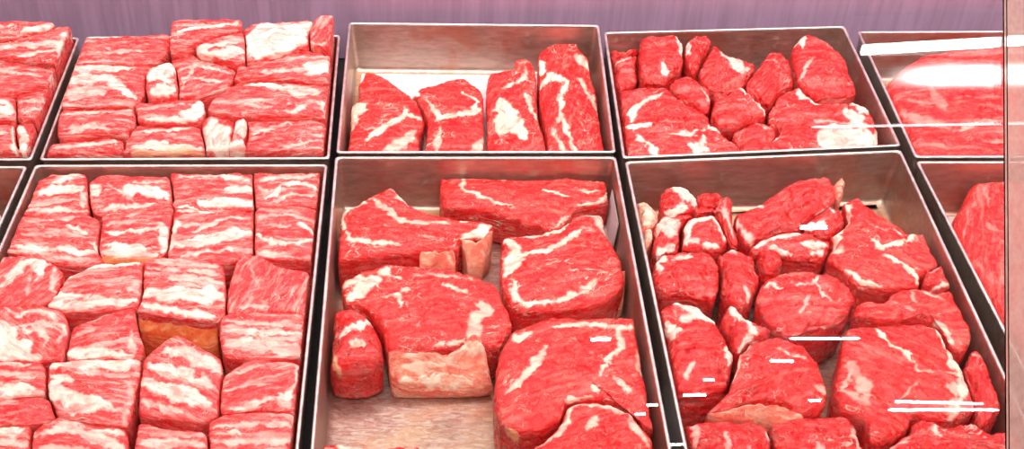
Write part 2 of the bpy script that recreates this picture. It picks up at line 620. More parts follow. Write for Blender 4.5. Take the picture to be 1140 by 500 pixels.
def flush():
    # 1: plan outlines of every piece on its own plane
    for d in QUEUE:
        cy = sum(p[1] for p in d['out']) / len(d['out']); cxp = sum(p[0] for p in d['out']) / len(d['out'])
        ref = bp(cxp, cy, d['z'])
        d['proj'] = (lambda x, y, d=d, r=ref: bp(x, y, d['z'], d['ty'], r[1]))
        d['plane'] = (lambda xy, d=d, r=ref: d['z'] + d['ty'] * (xy[:, 1] - r[1]))
        P = np.array([d['proj'](*p)[:2] for p in d['out']])
        if area(P) < 0: P = P[::-1]
        per = np.sum(np.linalg.norm(np.roll(P, -1, 0) - P, axis=1))
        d['P'] = resample(P, int(min(300, max(60, per / 0.0017))))
        d['P'] = tray_clamp(d['tray'], np.c_[d['P'], np.full(len(d['P']), d['z'] - .01)])[:, :2]
    # 2: soft meat spreads until it meets its neighbours
    for d in QUEUE:
        c = centre_of(d['P']); R = np.linalg.norm(d['P'] - c, axis=1)[:, None]
        d['P'] = c + (d['P'] - c) * (1 + {'rib': .0030, 'chunk': .0034, 'fat': .002}.get(d['mat'], .0016) / R)
        d['P'] = tray_clamp(d['tray'], np.c_[d['P'], np.full(len(d['P']), d['z'] - .01)])[:, :2]
    for i, d in enumerate(QUEUE):
        for e in QUEUE[i + 1:]:
            if e['tray'] != d['tray']: continue
            A, B = d['P'], e['P']
            if (A.max(0) < B.min(0)).any() or (B.max(0) < A.min(0)).any(): continue
            ca, cb = centre_of(A), centre_of(B)
            for _ in range(90):
                ma, mb = inside(A, B), inside(B, A)
                if not (ma.any() or mb.any()): break
                A[ma] = ca + (A[ma] - ca) * 0.992
                B[mb] = cb + (B[mb] - cb) * 0.992
            d['P'], e['P'] = A, B
    for d in QUEUE:
        P = d['P']
        for _ in range(2):
            P = (np.roll(P, 1, 0) + 2 * P + np.roll(P, -1, 0)) / 4
        c = centre_of(P)
        R = np.linalg.norm(P - c, axis=1)[:, None]
        am = {'rib': .0005, 'bone': .0005}.get(d['mat'], .0016)
        q = np.c_[P, np.zeros(len(P))]
        rag = am * (1 + fbm(q / .011, d['seed'], 2)) * .7 + am * .5 * (1 + fbm(q / .0045, d['seed'] + 3, 2))
        d['P'] = c + (P - c) * (1 - (0.0003 + rag[:, None] * .8) / R)
    # 3: bodies
    for d in QUEUE:
        c = centre_of(d['P'])
        if d['parts']:
            root = empty(d['name'], (c[0], c[1], FL))
            body = build_body(d, d['P'], d['plane'], d['tray'], 'muscle', root)
            for p in d['parts']:
                z = RZ + p['z']
                x0, y0 = p['out'][0]
                ref = bp(x0, y0, z)
                ty = p.get('ty', 1.2)
                q = dict(d, mat=p['mat'], fat=p.get('fat', []), yellow=[], dome=p.get('dome', .002), rnd=p.get('rnd', .005),
                         lump=p.get('lump', .0012), seed=d['seed'] + 101, grain=p.get('grain', 0.0), z=z)
                tx = 0.0
                if p.get('e'):
                    B = bp(*p['e'], z)
                    tx = -ty * (B[1] - ref[1]) / (B[0] - ref[0])
                q['proj'] = lambda x, y: bp(x, y, z, ty, ref[1], tx, ref[0])
                PP = np.array([q['proj'](*pt)[:2] for pt in p['out']])
                if area(PP) < 0: PP = PP[::-1]
                per = np.sum(np.linalg.norm(np.roll(PP, -1, 0) - PP, axis=1))
                PP = resample(PP, int(min(240, max(60, per / 0.0015))))
                cP = centre_of(PP); RP = np.linalg.norm(PP - cP, axis=1)[:, None]; qq = np.c_[PP, np.zeros(len(PP))]
                PP = cP + (PP - cP) * (1 - (.0022 * (.6 + fbm(qq / .009, d['seed'] + 8, 2)))[:, None] * (1 if p['mat'] == 'fat' else .4) / RP)
                pl = lambda xy: np.maximum(z + ty * (xy[:, 1] - ref[1]) + tx * (xy[:, 0] - ref[0]), FL + 0.004)
                po = build_body(q, PP, pl, d['tray'], p['name'], root)
                if p.get('label'): po['label'] = p['label']
        else:
            root = build_body(d, d['P'], d['plane'], d['tray'], d['name'], None)
        tag(root, d['label'], d['cat'], d['group'])

# ================================================================== TRAYS
GT = 'steel trays of meat side by side in the case'
make_tray('B0', [(-190, 41), (90, 41), (36, 179), (-290, 179)], 'steel tray of short ribs at the far left of the back row', GT)
make_tray('B1', [(95, 40), (380, 38), (368, 177.5), (42, 179)], 'steel tray of short ribs in the back row beside the tray with four steaks', GT)
make_tray('B2', [(387, 24), (668, 27), (687, 170.5), (373, 171)], 'steel tray in the back row holding four steaks on a white pad', GT)
make_tray('B3', [(671, 35), (941, 28), (1005, 163), (692, 177)], 'steel tray in the back row heaped with loose red meat chunks', GT)
make_tray('B4', [(953, 34), (1230, 33), (1342, 175.5), (1018, 176)], 'steel tray at the back right under the bright lamp reflections', GT)
make_tray('F0', [(-290, 184), (32, 184), (-150, 592), (-620, 592)], 'nearly empty steel tray cut off at the left edge of the front row', GT)
make_tray('F1', [(38, 182.5), (366, 182), (325, 592), (-142, 592)], 'front steel tray packed with rows of cut short ribs', GT)
make_tray('F2', [(372, 173.5), (687, 173.5), (767, 592), (336, 592)], 'front steel tray of large steaks with bare steel floor showing', GT)
make_tray('F3', [(694, 179), (1004, 166), (1203, 592), (779, 592)], 'front steel tray filled with red chuck chunks and steaks', GT)
make_tray('F4', [(1018, 178.5), (1345, 178.5), (1600, 592), (1230, 592)], 'front steel tray at the right edge holding one smooth red joint', GT)

V1 = view(0, 0, 2.63); V2 = view(180, 0, 2.63); V3 = view(370, 0, 2.778); V4 = view(660, 0, 2.63); V5 = view(940, 0, 2.63)
V6 = view(0, 170, 2.778); V7 = view(180, 170, 2.778); V8 = view(0, 330, 2.941); V9 = view(180, 330, 2.941)
V10 = view(340, 170, 2.777); V11 = view(540, 170, 2.777); V12 = view(340, 330, 2.941); V13 = view(540, 330, 2.941)
V14 = view(690, 170, 2.778); V15 = view(900, 170, 2.778); V16 = view(720, 330, 2.941); V17 = view(900, 330, 2.941)
PXV = view(0, 0, 1)
W1 = view(690, 180, 3.125); W2 = view(820, 180, 3.125); W3 = view(960, 220, 3.125); W4 = view(340, 280, 2.273)
W5 = view(0, 180, 3.125); W6 = view(140, 260, 3.125)

# ================================================================== BACK LEFT TRAY (ribs)
GR0 = 'short ribs in the far left back tray'
kw = dict(mat='rib', name='short_rib', cat='short rib', group=GR0, dome=.003, rnd=.0042)
piece('B0', V1, [(-80, 62), (148, 64), (152, 84), (60, 100), (0, 114), (-80, 118)], .028, label='short rib strip at the very back of the far left tray', fat=[([(60, 98), (150, 74)], 16), ([(-60, 85), (40, 80)], 5, .7)], **kw)
piece('B0', V1, [(-80, 128), (0, 122), (60, 108), (155, 86), (215, 62), (232, 90), (226, 140), (212, 176), (160, 184), (60, 168), (0, 162), (-80, 160)], .022, label='long short rib with a cream fat end touching the slanted rim', fat=[([(10, 142), (170, 124)], 15, .75), ([(180, 105), (215, 92)], 14), ([(190, 100), (180, 160)], 14, .8), ([(60, 165), (160, 150)], 8, .8)], grain=.15, **kw)
piece('B0', V1, [(-80, 178), (0, 180), (115, 198), (160, 204), (204, 200), (195, 240), (150, 250), (60, 268), (-80, 282)], .018, label='plain red short rib across the middle of the far left tray', fat=[([(0, 210), (120, 225)], 5, .6), ([(150, 225), (190, 215)], 12, .7)], **kw)
piece('B0', V1, [(-80, 290), (45, 288), (47, 350), (-80, 360)], .014, label='short rib with a cream fat face at the left edge of the back row', fat=[([(-60, 315), (40, 325)], 26)], **kw)
piece('B0', V1, [(52, 275), (140, 252), (192, 250), (172, 300), (150, 345), (60, 360), (48, 340)], .013, label='short rib with torn pale fibres beside the slanted rim in the far left tray', fat=[([(60, 300), (150, 290)], 5, .6), ([(70, 330), (140, 310)], 5, .6)], **kw)
piece('B0', V1, [(-80, 362), (30, 352), (48, 400), (45, 475), (-80, 475)], .008, label='short rib at the left edge just behind the front rim', fat=[([(-60, 390), (20, 390)], 7), ([(40, 370), (45, 450)], 9, .9)], **kw)
piece('B0', V1, [(52, 362), (150, 347), (122, 420), (97, 472), (60, 474), (50, 400)], .006, label='wedge shaped short rib in the front corner of the far left tray', fat=[([(58, 375), (72, 400), (66, 460)], 14), ([(80, 440), (110, 420)], 6, .6)], **kw)

# ================================================================== BACK TRAY 1 (ribs)
kw = dict(mat='rib', name='short_rib', cat='short rib', group='short ribs heaped in the back tray', dome=.003, rnd=.0042)
piece('B1', V2, [(42, 60), (225, 60), (224, 88), (130, 112), (60, 146), (28, 140), (28, 80)], .032, label='short rib with one thin white line at the back of the rib heap', fat=[([(50, 95), (220, 70)], 5), ([(40, 75), (150, 78)], 4, .6)], **kw)
piece('B1', V2, [(50, 152), (150, 112), (242, 92), (244, 175), (212, 184), (120, 160)], .028, label='short rib with pinkish fat side left of the large cream fat rib', fat=[([(90, 150), (240, 118)], 14, .8), ([(110, 160), (240, 150)], 22, .85)], **kw)
piece('B1', V2, [(238, 84), (290, 68), (430, 60), (448, 78), (430, 130), (340, 160), (250, 178), (242, 130)], .030, label='short rib almost covered in cream fat at the back of the heap', fat=[([(255, 110), (330, 95), (430, 75)], 46), ([(250, 150), (400, 120)], 40)], **kw)
piece('B1', V2, [(455, 52), (490, 40), (516, 60), (516, 140), (480, 138), (440, 128), (432, 85)], .034, label='upright red short rib in the back right corner of the heap', fat=[([(385, 125), (470, 130)], 10, .8)], grain=1.2, **kw)
piece('B1', V1, [(250, 113), (430, 104), (498, 104), (492, 150), (430, 186), (360, 186), (222, 182), (240, 130)], .016, label='plain red short rib in the back left corner of the rib heap', fat=[([(240, 160), (420, 150)], 5, .5)], **kw)
piece('B1', V1, [(215, 187), (370, 190), (428, 200), (428, 255), (395, 300), (330, 314), (192, 314), (182, 290), (205, 220)], .016, label='pale pink short rib with two wide fat bands on the left of the heap', fat=[([(215, 200), (380, 200)], 26, .9), ([(210, 235), (330, 232)], 24, .85), ([(330, 240), (400, 290)], 18, .9), ([(190, 275), (300, 270)], 26, .55)], **kw)
piece('B1', V1, [(432, 205), (500, 182), (518, 190), (520, 280), (445, 288), (428, 250)], .020, label='knob of creamy fat and meat in the middle of the rib heap', fat=[([(445, 225), (505, 200)], 40), ([(455, 270), (500, 262)], 22, .9)], **kw)
piece('B1', V2, [(30, 186), (52, 152), (110, 162), (222, 188), (206, 235), (150, 268), (52, 288), (46, 250)], .018, label='red short rib with crossed pale lines left of centre in the heap', fat=[([(100, 190), (200, 215)], 4, .7), ([(60, 230), (180, 240)], 5, .6), ([(110, 175), (60, 260)], 3, .5)], grain=.4, **kw)
piece('B1', V2, [(212, 200), (290, 182), (400, 152), (480, 142), (500, 190), (500, 236), (440, 236), (350, 222), (250, 226), (216, 236)], .022, label='long short rib with a cream patch at its right end near the tray side', fat=[([(290, 215), (440, 205)], 5, .7), ([(445, 215), (475, 190)], 30)], grain=.1, **kw)
piece('B1', V2, [(212, 250), (250, 242), (360, 246), (440, 252), (498, 252), (500, 300), (480, 340), (300, 342), (200, 340), (140, 328), (152, 292)], .016, label='wide short rib with a diagonal fat streak over its top', fat=[([(250, 230), (355, 262)], 12), ([(370, 262), (440, 270)], 26, .7), ([(380, 330), (430, 310)], 6, .8), ([(470, 300), (480, 330)], 14, .8), ([(200, 300), (330, 320)], 4, .5)], **kw)
piece('B1', V1, [(188, 322), (390, 318), (400, 350), (382, 392), (182, 400), (172, 360)], .012, label='red short rib with torn pale edge in the third row of the heap', fat=[([(185, 335), (390, 322)], 6, .7), ([(200, 390), (280, 365)], 5, .6), ([(190, 372), (360, 380)], 5, .5)], **kw)
piece('B1', V2, [(-70, 305), (110, 290), (124, 340), (110, 356), (-60, 362), (-76, 335)], .014, label='short rib with a cream right end in the third row of the heap', fat=[([(85, 340), (112, 305)], 30), ([(-50, 320), (60, 310)], 6, .5), ([(-40, 350), (90, 350)], 10, .8)], **kw)
piece('B1', V1, [(157, 425), (250, 404), (356, 398), (364, 430), (350, 474), (118, 476), (137, 440)], .004, label='front left corner short rib in the rib heap', fat=[([(160, 435), (340, 415)], 6, .8), ([(200, 460), (320, 465)], 6, .6)], **kw)
piece('B1', V2, [(-104, 385), (-60, 368), (95, 364), (118, 400), (124, 474), (-106, 476)], .006, label='short rib with a yellowish cut face just behind the front rim', fat=[([(-80, 395), (80, 380)], 5, .8), ([(-80, 430), (110, 440)], 18, .9)], yellow=[([(-70, 450), (110, 450)], 22, .7)], **kw)
piece('B1', V2, [(118, 358), (140, 342), (200, 345), (212, 372), (200, 430), (172, 470), (135, 470), (128, 400)], .010, label='pale membrane covered rib end between two front ribs of the heap', fat=[([(150, 365), (170, 450)], 40, .85)], grain=1.3, **kw)
piece('B1', V2, [(218, 348), (248, 346), (250, 372), (240, 400), (238, 472), (190, 472), (208, 400)], .012, label='narrow rib end with a yellow fat knob in the front of the heap', fat=[([(232, 355), (228, 390)], 28), ([(215, 460), (225, 420)], 22, .8)], grain=1.4, **kw)
piece('B1', V2, [(254, 352), (440, 346), (494, 352), (488, 472), (246, 474), (246, 400)], .008, label='front right corner short rib with fine white streaks in the heap', fat=[([(270, 390), (380, 365)], 4, .7), ([(250, 375), (330, 385)], 4, .6), ([(360, 430), (480, 410)], 4, .6)], grain=.15, **kw)

# ================================================================== BACK TRAY 2 (four steaks)
kw = dict(mat='steak', name='beef_steak', cat='steak', group='four steaks in the back tray', dome=.005, rnd=.006)
piece('B2', V3, [(95, 238), (105, 218), (160, 236), (240, 290), (262, 312), (288, 370), (268, 420), (270, 530), (50, 530), (45, 440), (35, 400), (45, 340), (82, 300), (80, 262)], -.028, label='leftmost steak with a cream fat tip on the white pad', fat=[([(45, 375), (80, 330)], 30), ([(60, 395), (75, 360)], 20, .8), ([(228, 335), (232, 358), (190, 385), (145, 415), (105, 440)], 8), ([(232, 358), (285, 372)], 6), ([(170, 470), (245, 430)], 16, .8), ([(200, 440), (260, 410)], 5, .7), ([(95, 400), (150, 410)], 5, .6)], **kw)
piece('B2', V3, [(247, 292), (280, 270), (400, 237), (440, 260), (470, 302), (474, 400), (470, 530), (276, 530), (290, 430), (292, 370), (266, 312)], -.029, label='second steak from the left with a curved white seam', fat=[([(290, 312), (318, 345), (330, 372), (372, 368), (430, 352), (452, 320), (420, 300), (400, 290)], 7), ([(430, 350), (462, 340)], 6, .8), ([(330, 405), (328, 470)], 7, .8), ([(440, 480), (470, 430)], 12, .7), ([(250, 290), (262, 300)], 10)], **kw)
piece('B2', V3, [(478, 250), (490, 222), (558, 212), (570, 182), (615, 184), (632, 250), (636, 350), (656, 430), (666, 530), (484, 530), (474, 400), (474, 305)], -.027, label='third steak from the left with a thick slanting fat bar', fat=[([(525, 275), (590, 252), (625, 258)], 7), ([(520, 320), (560, 375), (590, 432)], 15), ([(600, 300), (630, 375)], 9), ([(515, 350), (528, 420)], 20, .8), ([(590, 255), (600, 215)], 5, .8)], grain=1.0, **kw)
piece('B2', V3, [(638, 162), (690, 130), (745, 112), (762, 150), (792, 180), (802, 240), (850, 340), (866, 400), (872, 530), (672, 530), (664, 420), (642, 320), (636, 240)], -.022, label='rightmost and tallest of the four steaks, leaning to the back wall', fat=[([(640, 272), (672, 242), (725, 258)], 9), ([(725, 258), (706, 310), (700, 370), (735, 430), (752, 480)], 7), ([(755, 172), (795, 215)], 12, .8), ([(760, 250), (800, 300), (835, 350)], 5, .7), ([(680, 400), (720, 470)], 8, .7), ([(645, 190), (648, 230)], 10)], grain=1.3, **kw)

# ================================================================== BACK TRAY 3 (chunks)
kw = dict(mat='chunk', name='meat_chunk', cat='meat chunk', group='loose chunks in the back tray', dome=.007, rnd=.0065, lump=.0036)
piece('B3', V4, [(142, 120), (180, 95), (240, 100), (268, 150), (258, 190), (222, 232), (160, 238), (132, 200)], -.002, label='rounded chunk with a white sinew on its right, at the back left of the heap', fat=[([(250, 108), (268, 160)], 8), ([(205, 190), (212, 220)], 7)], **kw)
piece('B3', V4, [(277, 128), (320, 92), (350, 122), (322, 160), (308, 200), (290, 208), (270, 160)], -.002, label='small pointed chunk at the back beside the white sinew', fat=[([(272, 130), (282, 165)], 5)], **kw)
piece('B3', V4, [(48, 182), (128, 162), (126, 205), (132, 235), (84, 262), (66, 235)], -.014, label='chunk against the left side of the heap', fat=[([(60, 195), (110, 175)], 6, .7)], **kw)
piece('B3', V4, [(40, 130), (125, 140), (128, 158), (50, 176)], -.026, label='dull red chunk low in the back left corner', fat=[], **kw)
piece('B3', V4, [(322, 170), (352, 135), (390, 158), (480, 190), (452, 230), (430, 252), (400, 265), (332, 250), (312, 210)], -.006, label='long chunk with speckled fat in the middle of the back of the heap', fat=[([(385, 160), (430, 215)], 18, .8), ([(410, 200), (455, 205)], 7, .6)], grain=.6, **kw)
piece('B3', V4, [(457, 236), (490, 185), (530, 152), (560, 160), (582, 190), (590, 240), (550, 262), (522, 294), (480, 275), (455, 255)], -.004, label='diamond shaped dark chunk right of centre', fat=[([(500, 180), (540, 190)], 3, .5)], grain=.7, **kw)
piece('B3', V4, [(587, 138), (622, 102), (680, 117), (735, 160), (750, 220), (770, 265), (745, 288), (650, 292), (604, 250), (590, 190)], -.002, label='large round chunk with a fatty tip in the back right of the heap', fat=[([(592, 125), (618, 118)], 16), ([(605, 235), (640, 180)], 4, .6), ([(700, 130), (740, 150)], 8, .5)], **kw)
piece('B3', V4, [(228, 236), (280, 230), (342, 262), (352, 306), (330, 322), (270, 286), (228, 258)], -.008, label='small chunk wedged behind the big marbled chunk', fat=[([(320, 270), (345, 300)], 8, .8)], **kw)
piece('B3', V4, [(352, 312), (354, 258), (380, 285), (432, 258), (505, 320), (500, 346), (440, 370), (395, 372), (356, 350)], -.006, label='chunk with a slanting white seam at the centre of the heap', fat=[([(432, 263), (470, 290), (510, 332)], 8)], **kw)
piece('B3', V4, [(75, 290), (98, 258), (200, 250), (260, 290), (330, 330), (378, 390), (410, 420), (434, 445), (430, 500), (90, 500), (90, 400), (75, 350)], -.008, label='big chunk with branching white seams at the front left', fat=[([(112, 360), (118, 330), (145, 305), (200, 275)], 9), ([(88, 372), (130, 375), (168, 378)], 9), ([(130, 400), (165, 435), (190, 455)], 9), ([(210, 400), (270, 402), (330, 378)], 4, .8), ([(290, 432), (330, 440)], 16, .9), ([(340, 370), (370, 390)], 7), ([(320, 430), (325, 400)], 6)], **kw)
piece('B3', V4, [(413, 398), (450, 354), (500, 352), (545, 375), (520, 415), (486, 442), (445, 440)], -.012, label='small purplish chunk near the front rim', fat=[([(470, 370), (520, 380)], 4, .5)], **kw)
piece('B3', V4, [(532, 300), (562, 260), (600, 252), (650, 292), (720, 290), (800, 310), (830, 342), (832, 440), (830, 480), (480, 490), (490, 445), (548, 385), (512, 350)], -.010, label='front right chunk with a white fat face and curled seam', fat=[([(598, 255), (612, 292), (650, 300), (720, 294), (790, 312)], 8), ([(745, 330), (770, 360)], 22), ([(780, 318), (800, 325)], 14), ([(690, 415), (830, 405)], 50, .85), ([(478, 445), (548, 385)], 9), ([(650, 370), (760, 372)], 4, .6)], **kw)

# ================================================================== BACK TRAY 4
piece('B4', V5, [(120, 250), (150, 205), (230, 152), (380, 132), (530, 130), (640, 135), (700, 200), (720, 480), (205, 482), (160, 340)], -.008, mat='slab', label='large stringy red meat slab seen through the lamp reflections', name='meat_slab', cat='meat slab', dome=.008, rnd=.014,
      fat=[([(165, 325), (230, 355), (300, 380)], 14, .5), ([(190, 300), (260, 310)], 8, .5), ([(340, 390), (380, 370), (450, 365)], 8, .8), ([(250, 260), (290, 330)], 12, .4), ([(200, 420), (330, 440)], 6, .4), ([(430, 420), (520, 410)], 5, .6)])
piece('B4', V5, [(730, 200), (860, 180), (900, 260), (900, 480), (732, 480), (726, 300)], -.012, mat='slab', label='second meat slab in the back right tray, at the picture edge', name='meat_slab', cat='meat slab', dome=.008, rnd=.014)

# ================================================================== FRONT TRAY 0
piece('F0', V6, [(-120, 185), (-10, 183), (18, 205), (6, 240), (-60, 300), (-160, 300)], -.030, mat='rib', label='sliver of red meat in the tray cut off at the left edge', name='short_rib', cat='short rib', fat=[([(5, 190), (15, 215)], 12)])

# ================================================================== FRONT TRAY 1 (rows of ribs)
G1 = 'short ribs in rows in the front left tray'
kw = dict(mat='rib', name='short_rib', cat='short rib', group=G1, dome=.0025, rnd=.0036)
piece('F1', V6, [(92, 100), (150, 72), (230, 42), (262, 72), (268, 120), (268, 186), (180, 190), (68, 188), (72, 155)], -.006, label='short rib at the back left corner with two white fat patches', fat=[([(165, 92), (235, 68)], 18), ([(135, 122), (190, 116), (252, 112)], 20), ([(255, 120), (262, 170)], 5, .7), ([(90, 180), (240, 178)], 6, .8), ([(80, 155), (200, 150)], 4, .5)], grain=.15, **kw)
piece('F1', V6, [(275, 92), (330, 66), (420, 76), (520, 80), (542, 148), (500, 162), (330, 190), (300, 185), (278, 150)], -.007, label='second short rib in the backmost row, with an oval cream patch', fat=[([(395, 112), (440, 128), (515, 132)], 22), ([(285, 105), (302, 130)], 20, .9), ([(330, 100), (420, 150)], 4, .6), ([(310, 175), (480, 158)], 6, .8), ([(420, 95), (510, 95)], 5, .7)], **kw)
piece('F1', V7, [(32, 66), (60, 56), (270, 60), (280, 100), (282, 170), (160, 175), (46, 172), (30, 130)], -.006, label='third short rib in the backmost row, with a cream lower edge', fat=[([(50, 76), (160, 68), (265, 88)], 9, .9), ([(120, 158), (200, 152), (275, 155)], 18), ([(200, 122), (270, 112)], 14, .8), ([(60, 170), (110, 174)], 6)], **kw)
piece('F1', V7, [(290, 60), (400, 56), (498, 60), (496, 110), (490, 164), (400, 160), (296, 166), (288, 112)], -.006, label='fourth short rib in the backmost row, with arched white lines', fat=[([(325, 145), (370, 108), (420, 96), (480, 110)], 7), ([(300, 90), (380, 75), (470, 72)], 6, .7), ([(340, 155), (400, 130), (480, 135)], 4, .7), ([(300, 110), (330, 130)], 4, .6)], **kw)
piece('F1', V6, [(42, 202), (130, 196), (270, 194), (306, 215), (300, 290), (312, 344), (210, 345), (110, 322), (18, 300), (26, 270)], -.003, label='first short rib on the left in the second row', fat=[([(25, 288), (110, 300), (200, 302), (300, 312)], 9), ([(210, 232), (262, 250)], 8, .9), ([(80, 212), (240, 202)], 5, .6), ([(70, 250), (180, 260)], 5, .5), ([(130, 320), (280, 335)], 7, .6), ([(290, 280), (305, 310)], 9)], grain=-.1, **kw)
piece('F1', V6, [(325, 192), (420, 172), (520, 156), (532, 180), (522, 290), (488, 316), (320, 318), (306, 300), (312, 240)], -.003, label='second short rib in the second row, with an orange bone side', fat=[([(325, 248), (400, 248), (490, 236)], 8), ([(320, 285), (400, 296), (475, 296)], 8), ([(500, 225), (516, 240), (512, 300)], 18), ([(330, 220), (430, 190)], 4, .6), ([(310, 312), (480, 318)], 14, .9)], grain=.1,
      parts=[dict(name='bone', mat='bone', out=V6([(312, 322), (400, 326), (484, 326), (482, 345), (400, 348), (318, 342)]), z=-.004, ty=2.5, label='orange rib bone side', rnd=.004)], **kw)
piece('F1', V7, [(16, 282), (34, 190), (60, 174), (160, 180), (278, 186), (284, 245), (272, 318), (200, 336), (60, 330), (26, 318)], -.003, label='third short rib in the second row, with a thick white fat band', fat=[([(50, 282), (120, 278), (200, 260), (280, 244)], 17), ([(20, 300), (25, 240), (45, 220)], 16, .8), ([(55, 182), (160, 186)], 6), ([(100, 245), (190, 208), (278, 202)], 5, .8), ([(60, 318), (240, 302)], 5, .7), ([(60, 225), (140, 222)], 4, .6)], grain=.1, **kw)
piece('F1', V7, [(292, 180), (350, 158), (420, 165), (492, 182), (494, 250), (484, 326), (420, 328), (300, 316), (288, 262)], -.003, label='fourth short rib in the second row, with fine white curves', fat=[([(292, 255), (345, 282), (420, 282), (480, 270)], 7), ([(425, 228), (480, 250)], 7), ([(300, 200), (380, 190), (470, 215)], 4, .6), ([(310, 225), (400, 235)], 4, .5), ([(300, 312), (400, 318)], 5, .6)], grain=-.1, **kw)
piece('F1', V6, [(-80, 330), (20, 320), (125, 320), (190, 370), (165, 440), (132, 465), (60, 470), (-80, 470)], 0, label='first short rib on the left in the third row, with a broad fat spot', fat=[([(45, 365), (75, 335), (120, 345), (128, 375)], 18), ([(55, 360), (30, 400)], 16, .9), ([(170, 350), (165, 430)], 5, .6), ([(0, 420), (40, 400)], 6, .7), ([(90, 380), (80, 440)], 4, .5)], grain=.9, **kw)
piece('F1', V6, [(212, 385), (300, 352), (440, 337), (442, 430), (428, 476), (240, 488), (150, 474), (180, 440)], .001, label='second short rib in the third row, red on top with a cream front', fat=[([(205, 388), (225, 368), (300, 352), (430, 338)], 7), ([(160, 448), (220, 445), (270, 452)], 18), ([(150, 472), (250, 470), (420, 460)], 18, .9), ([(400, 430), (430, 400)], 6, .6)], grain=.15, **kw)
piece('F1', W6, [(62, 100), (105, 88), (200, 88), (325, 108), (338, 150), (345, 280), (310, 302), (180, 285), (42, 262), (52, 190)], .002, label='block shaped short rib with bacon like stripes over an orange bone side', fat=[([(110, 98), (220, 112), (320, 115)], 8, .6), ([(75, 125), (180, 132), (325, 140)], 7, .6), ([(160, 158), (335, 172)], 12, .7), ([(60, 200), (190, 214), (335, 216)], 28, 1), ([(50, 240), (170, 270), (300, 292)], 14, 1), ([(175, 180), (335, 190)], 8, .6)],
      parts=[dict(name='bone', mat='bone', out=W6([(44, 258), (170, 280), (312, 298), (322, 380), (290, 400), (180, 376), (50, 336)]), z=.001, ty=2.5, e=W6([(312, 298)])[0], label='orange rib bone side', rnd=.004)], **kw)
piece('F1', V7, [(242, 326), (300, 320), (360, 358), (472, 375), (476, 440), (470, 494), (330, 498), (205, 496), (208, 440), (222, 380)], .001, label='plain pink short rib beside the bone sided block', fat=[([(240, 480), (330, 480)], 4, .5), ([(270, 345), (300, 420), (260, 440)], 3, .35)], grain=1.2, **kw)
piece('F1', V8, [(-80, 60), (60, 30), (130, 34), (180, 42), (212, 70), (222, 140), (212, 200), (150, 206), (0, 212), (-80, 212)], .002, label='curled short rib with a white fat corner in the fourth row at the left', fat=[([(5, 100), (25, 150), (70, 195)], 44), ([(0, 200), (120, 202)], 16), ([(50, 65), (100, 48), (170, 62), (215, 110), (195, 150)], 8, .8), ([(60, 95), (110, 100), (160, 140), (150, 165)], 7, .7), ([(120, 90), (180, 100)], 5, .6)], grain=-.7, **kw)
piece('F1', V8, [(220, 160), (238, 112), (300, 80), (430, 38), (444, 108), (466, 168), (440, 198), (218, 202)], .002, label='second short rib in the fourth row, smooth red above a cream edge', fat=[([(220, 182), (300, 188), (415, 200)], 20), ([(235, 78), (300, 72), (380, 50)], 6, .7), ([(240, 130), (330, 100)], 5, .5), ([(430, 120), (440, 180)], 10, .6)], grain=.2, **kw)
piece('F1', V9, [(202, 62), (300, 46), (478, 52), (484, 120), (468, 188), (320, 200), (214, 192), (196, 130)], .003, label='right end short rib of the fourth row, striped cream and pink', fat=[([(212, 78), (260, 88), (350, 92), (470, 92)], 6, .6), ([(215, 112), (300, 112), (400, 122), (470, 118)], 10, .9), ([(220, 150), (330, 165), (465, 178)], 20, .6), ([(215, 140), (330, 144)], 5, .8)], **kw)
piece('F1', V9, [(-62, 222), (-30, 182), (10, 150), (60, 128), (122, 168), (190, 208), (192, 300), (176, 392), (130, 405), (0, 392), (-70, 380), (-64, 300)], .005, label='steep short rib with diagonal bacon stripes behind the front row', fat=[([(20, 178), (80, 190), (180, 235)], 20, .85), ([(-40, 225), (40, 250), (110, 275), (165, 300)], 17), ([(-60, 285), (40, 315), (150, 352)], 24, 1), ([(-60, 345), (60, 385)], 12, .7), ([(70, 160), (180, 225)], 5, .6)], grain=-.45,
      parts=[dict(name='bone', mat='bone', out=V9([(-66, 372), (0, 384), (128, 402), (125, 436), (80, 440), (0, 426), (-66, 408)]), z=.003, ty=2.5, e=V9([(128, 402)])[0], label='orange rib bone side', rnd=.004)], **kw)
piece('F1', V8, [(-80, 218), (128, 216), (143, 260), (138, 318), (100, 326), (-80, 344)], .004, label='first short rib on the left in the fifth row, with a white bar', fat=[([(-80, 312), (20, 305), (105, 310)], 22), ([(-60, 255), (120, 262)], 6, .6), ([(-60, 222), (100, 220)], 7, .8)], **kw)
piece('F1', V8, [(168, 222), (300, 208), (450, 210), (462, 240), (440, 300), (415, 424), (330, 416), (222, 392), (184, 378), (164, 310), (158, 270)], .004, label='second short rib in the fifth row, with two thick white bands', fat=[([(175, 228), (300, 222), (450, 225)], 20, 1), ([(175, 290), (185, 320), (240, 340), (360, 358)], 28, 1), ([(250, 252), (420, 262)], 6, .7), ([(230, 385), (330, 370), (420, 372)], 5, .7), ([(430, 280), (410, 420)], 8, .5), ([(170, 260), (230, 275)], 14, .9)], grain=-.1, **kw)
piece('F1', V9, [(200, 262), (300, 212), (430, 218), (460, 242), (456, 340), (440, 378), (300, 366), (204, 382), (192, 320)], .004, label='right end short rib of the fifth row, with a pale L shaped seam', fat=[([(445, 230), (440, 290), (400, 350)], 9, .9), ([(390, 330), (410, 365)], 14, .9), ([(210, 262), (330, 228)], 4, .6), ([(230, 372), (330, 345), (390, 330)], 5, .8), ([(240, 300), (350, 290)], 4, .5)], grain=.3, **kw)
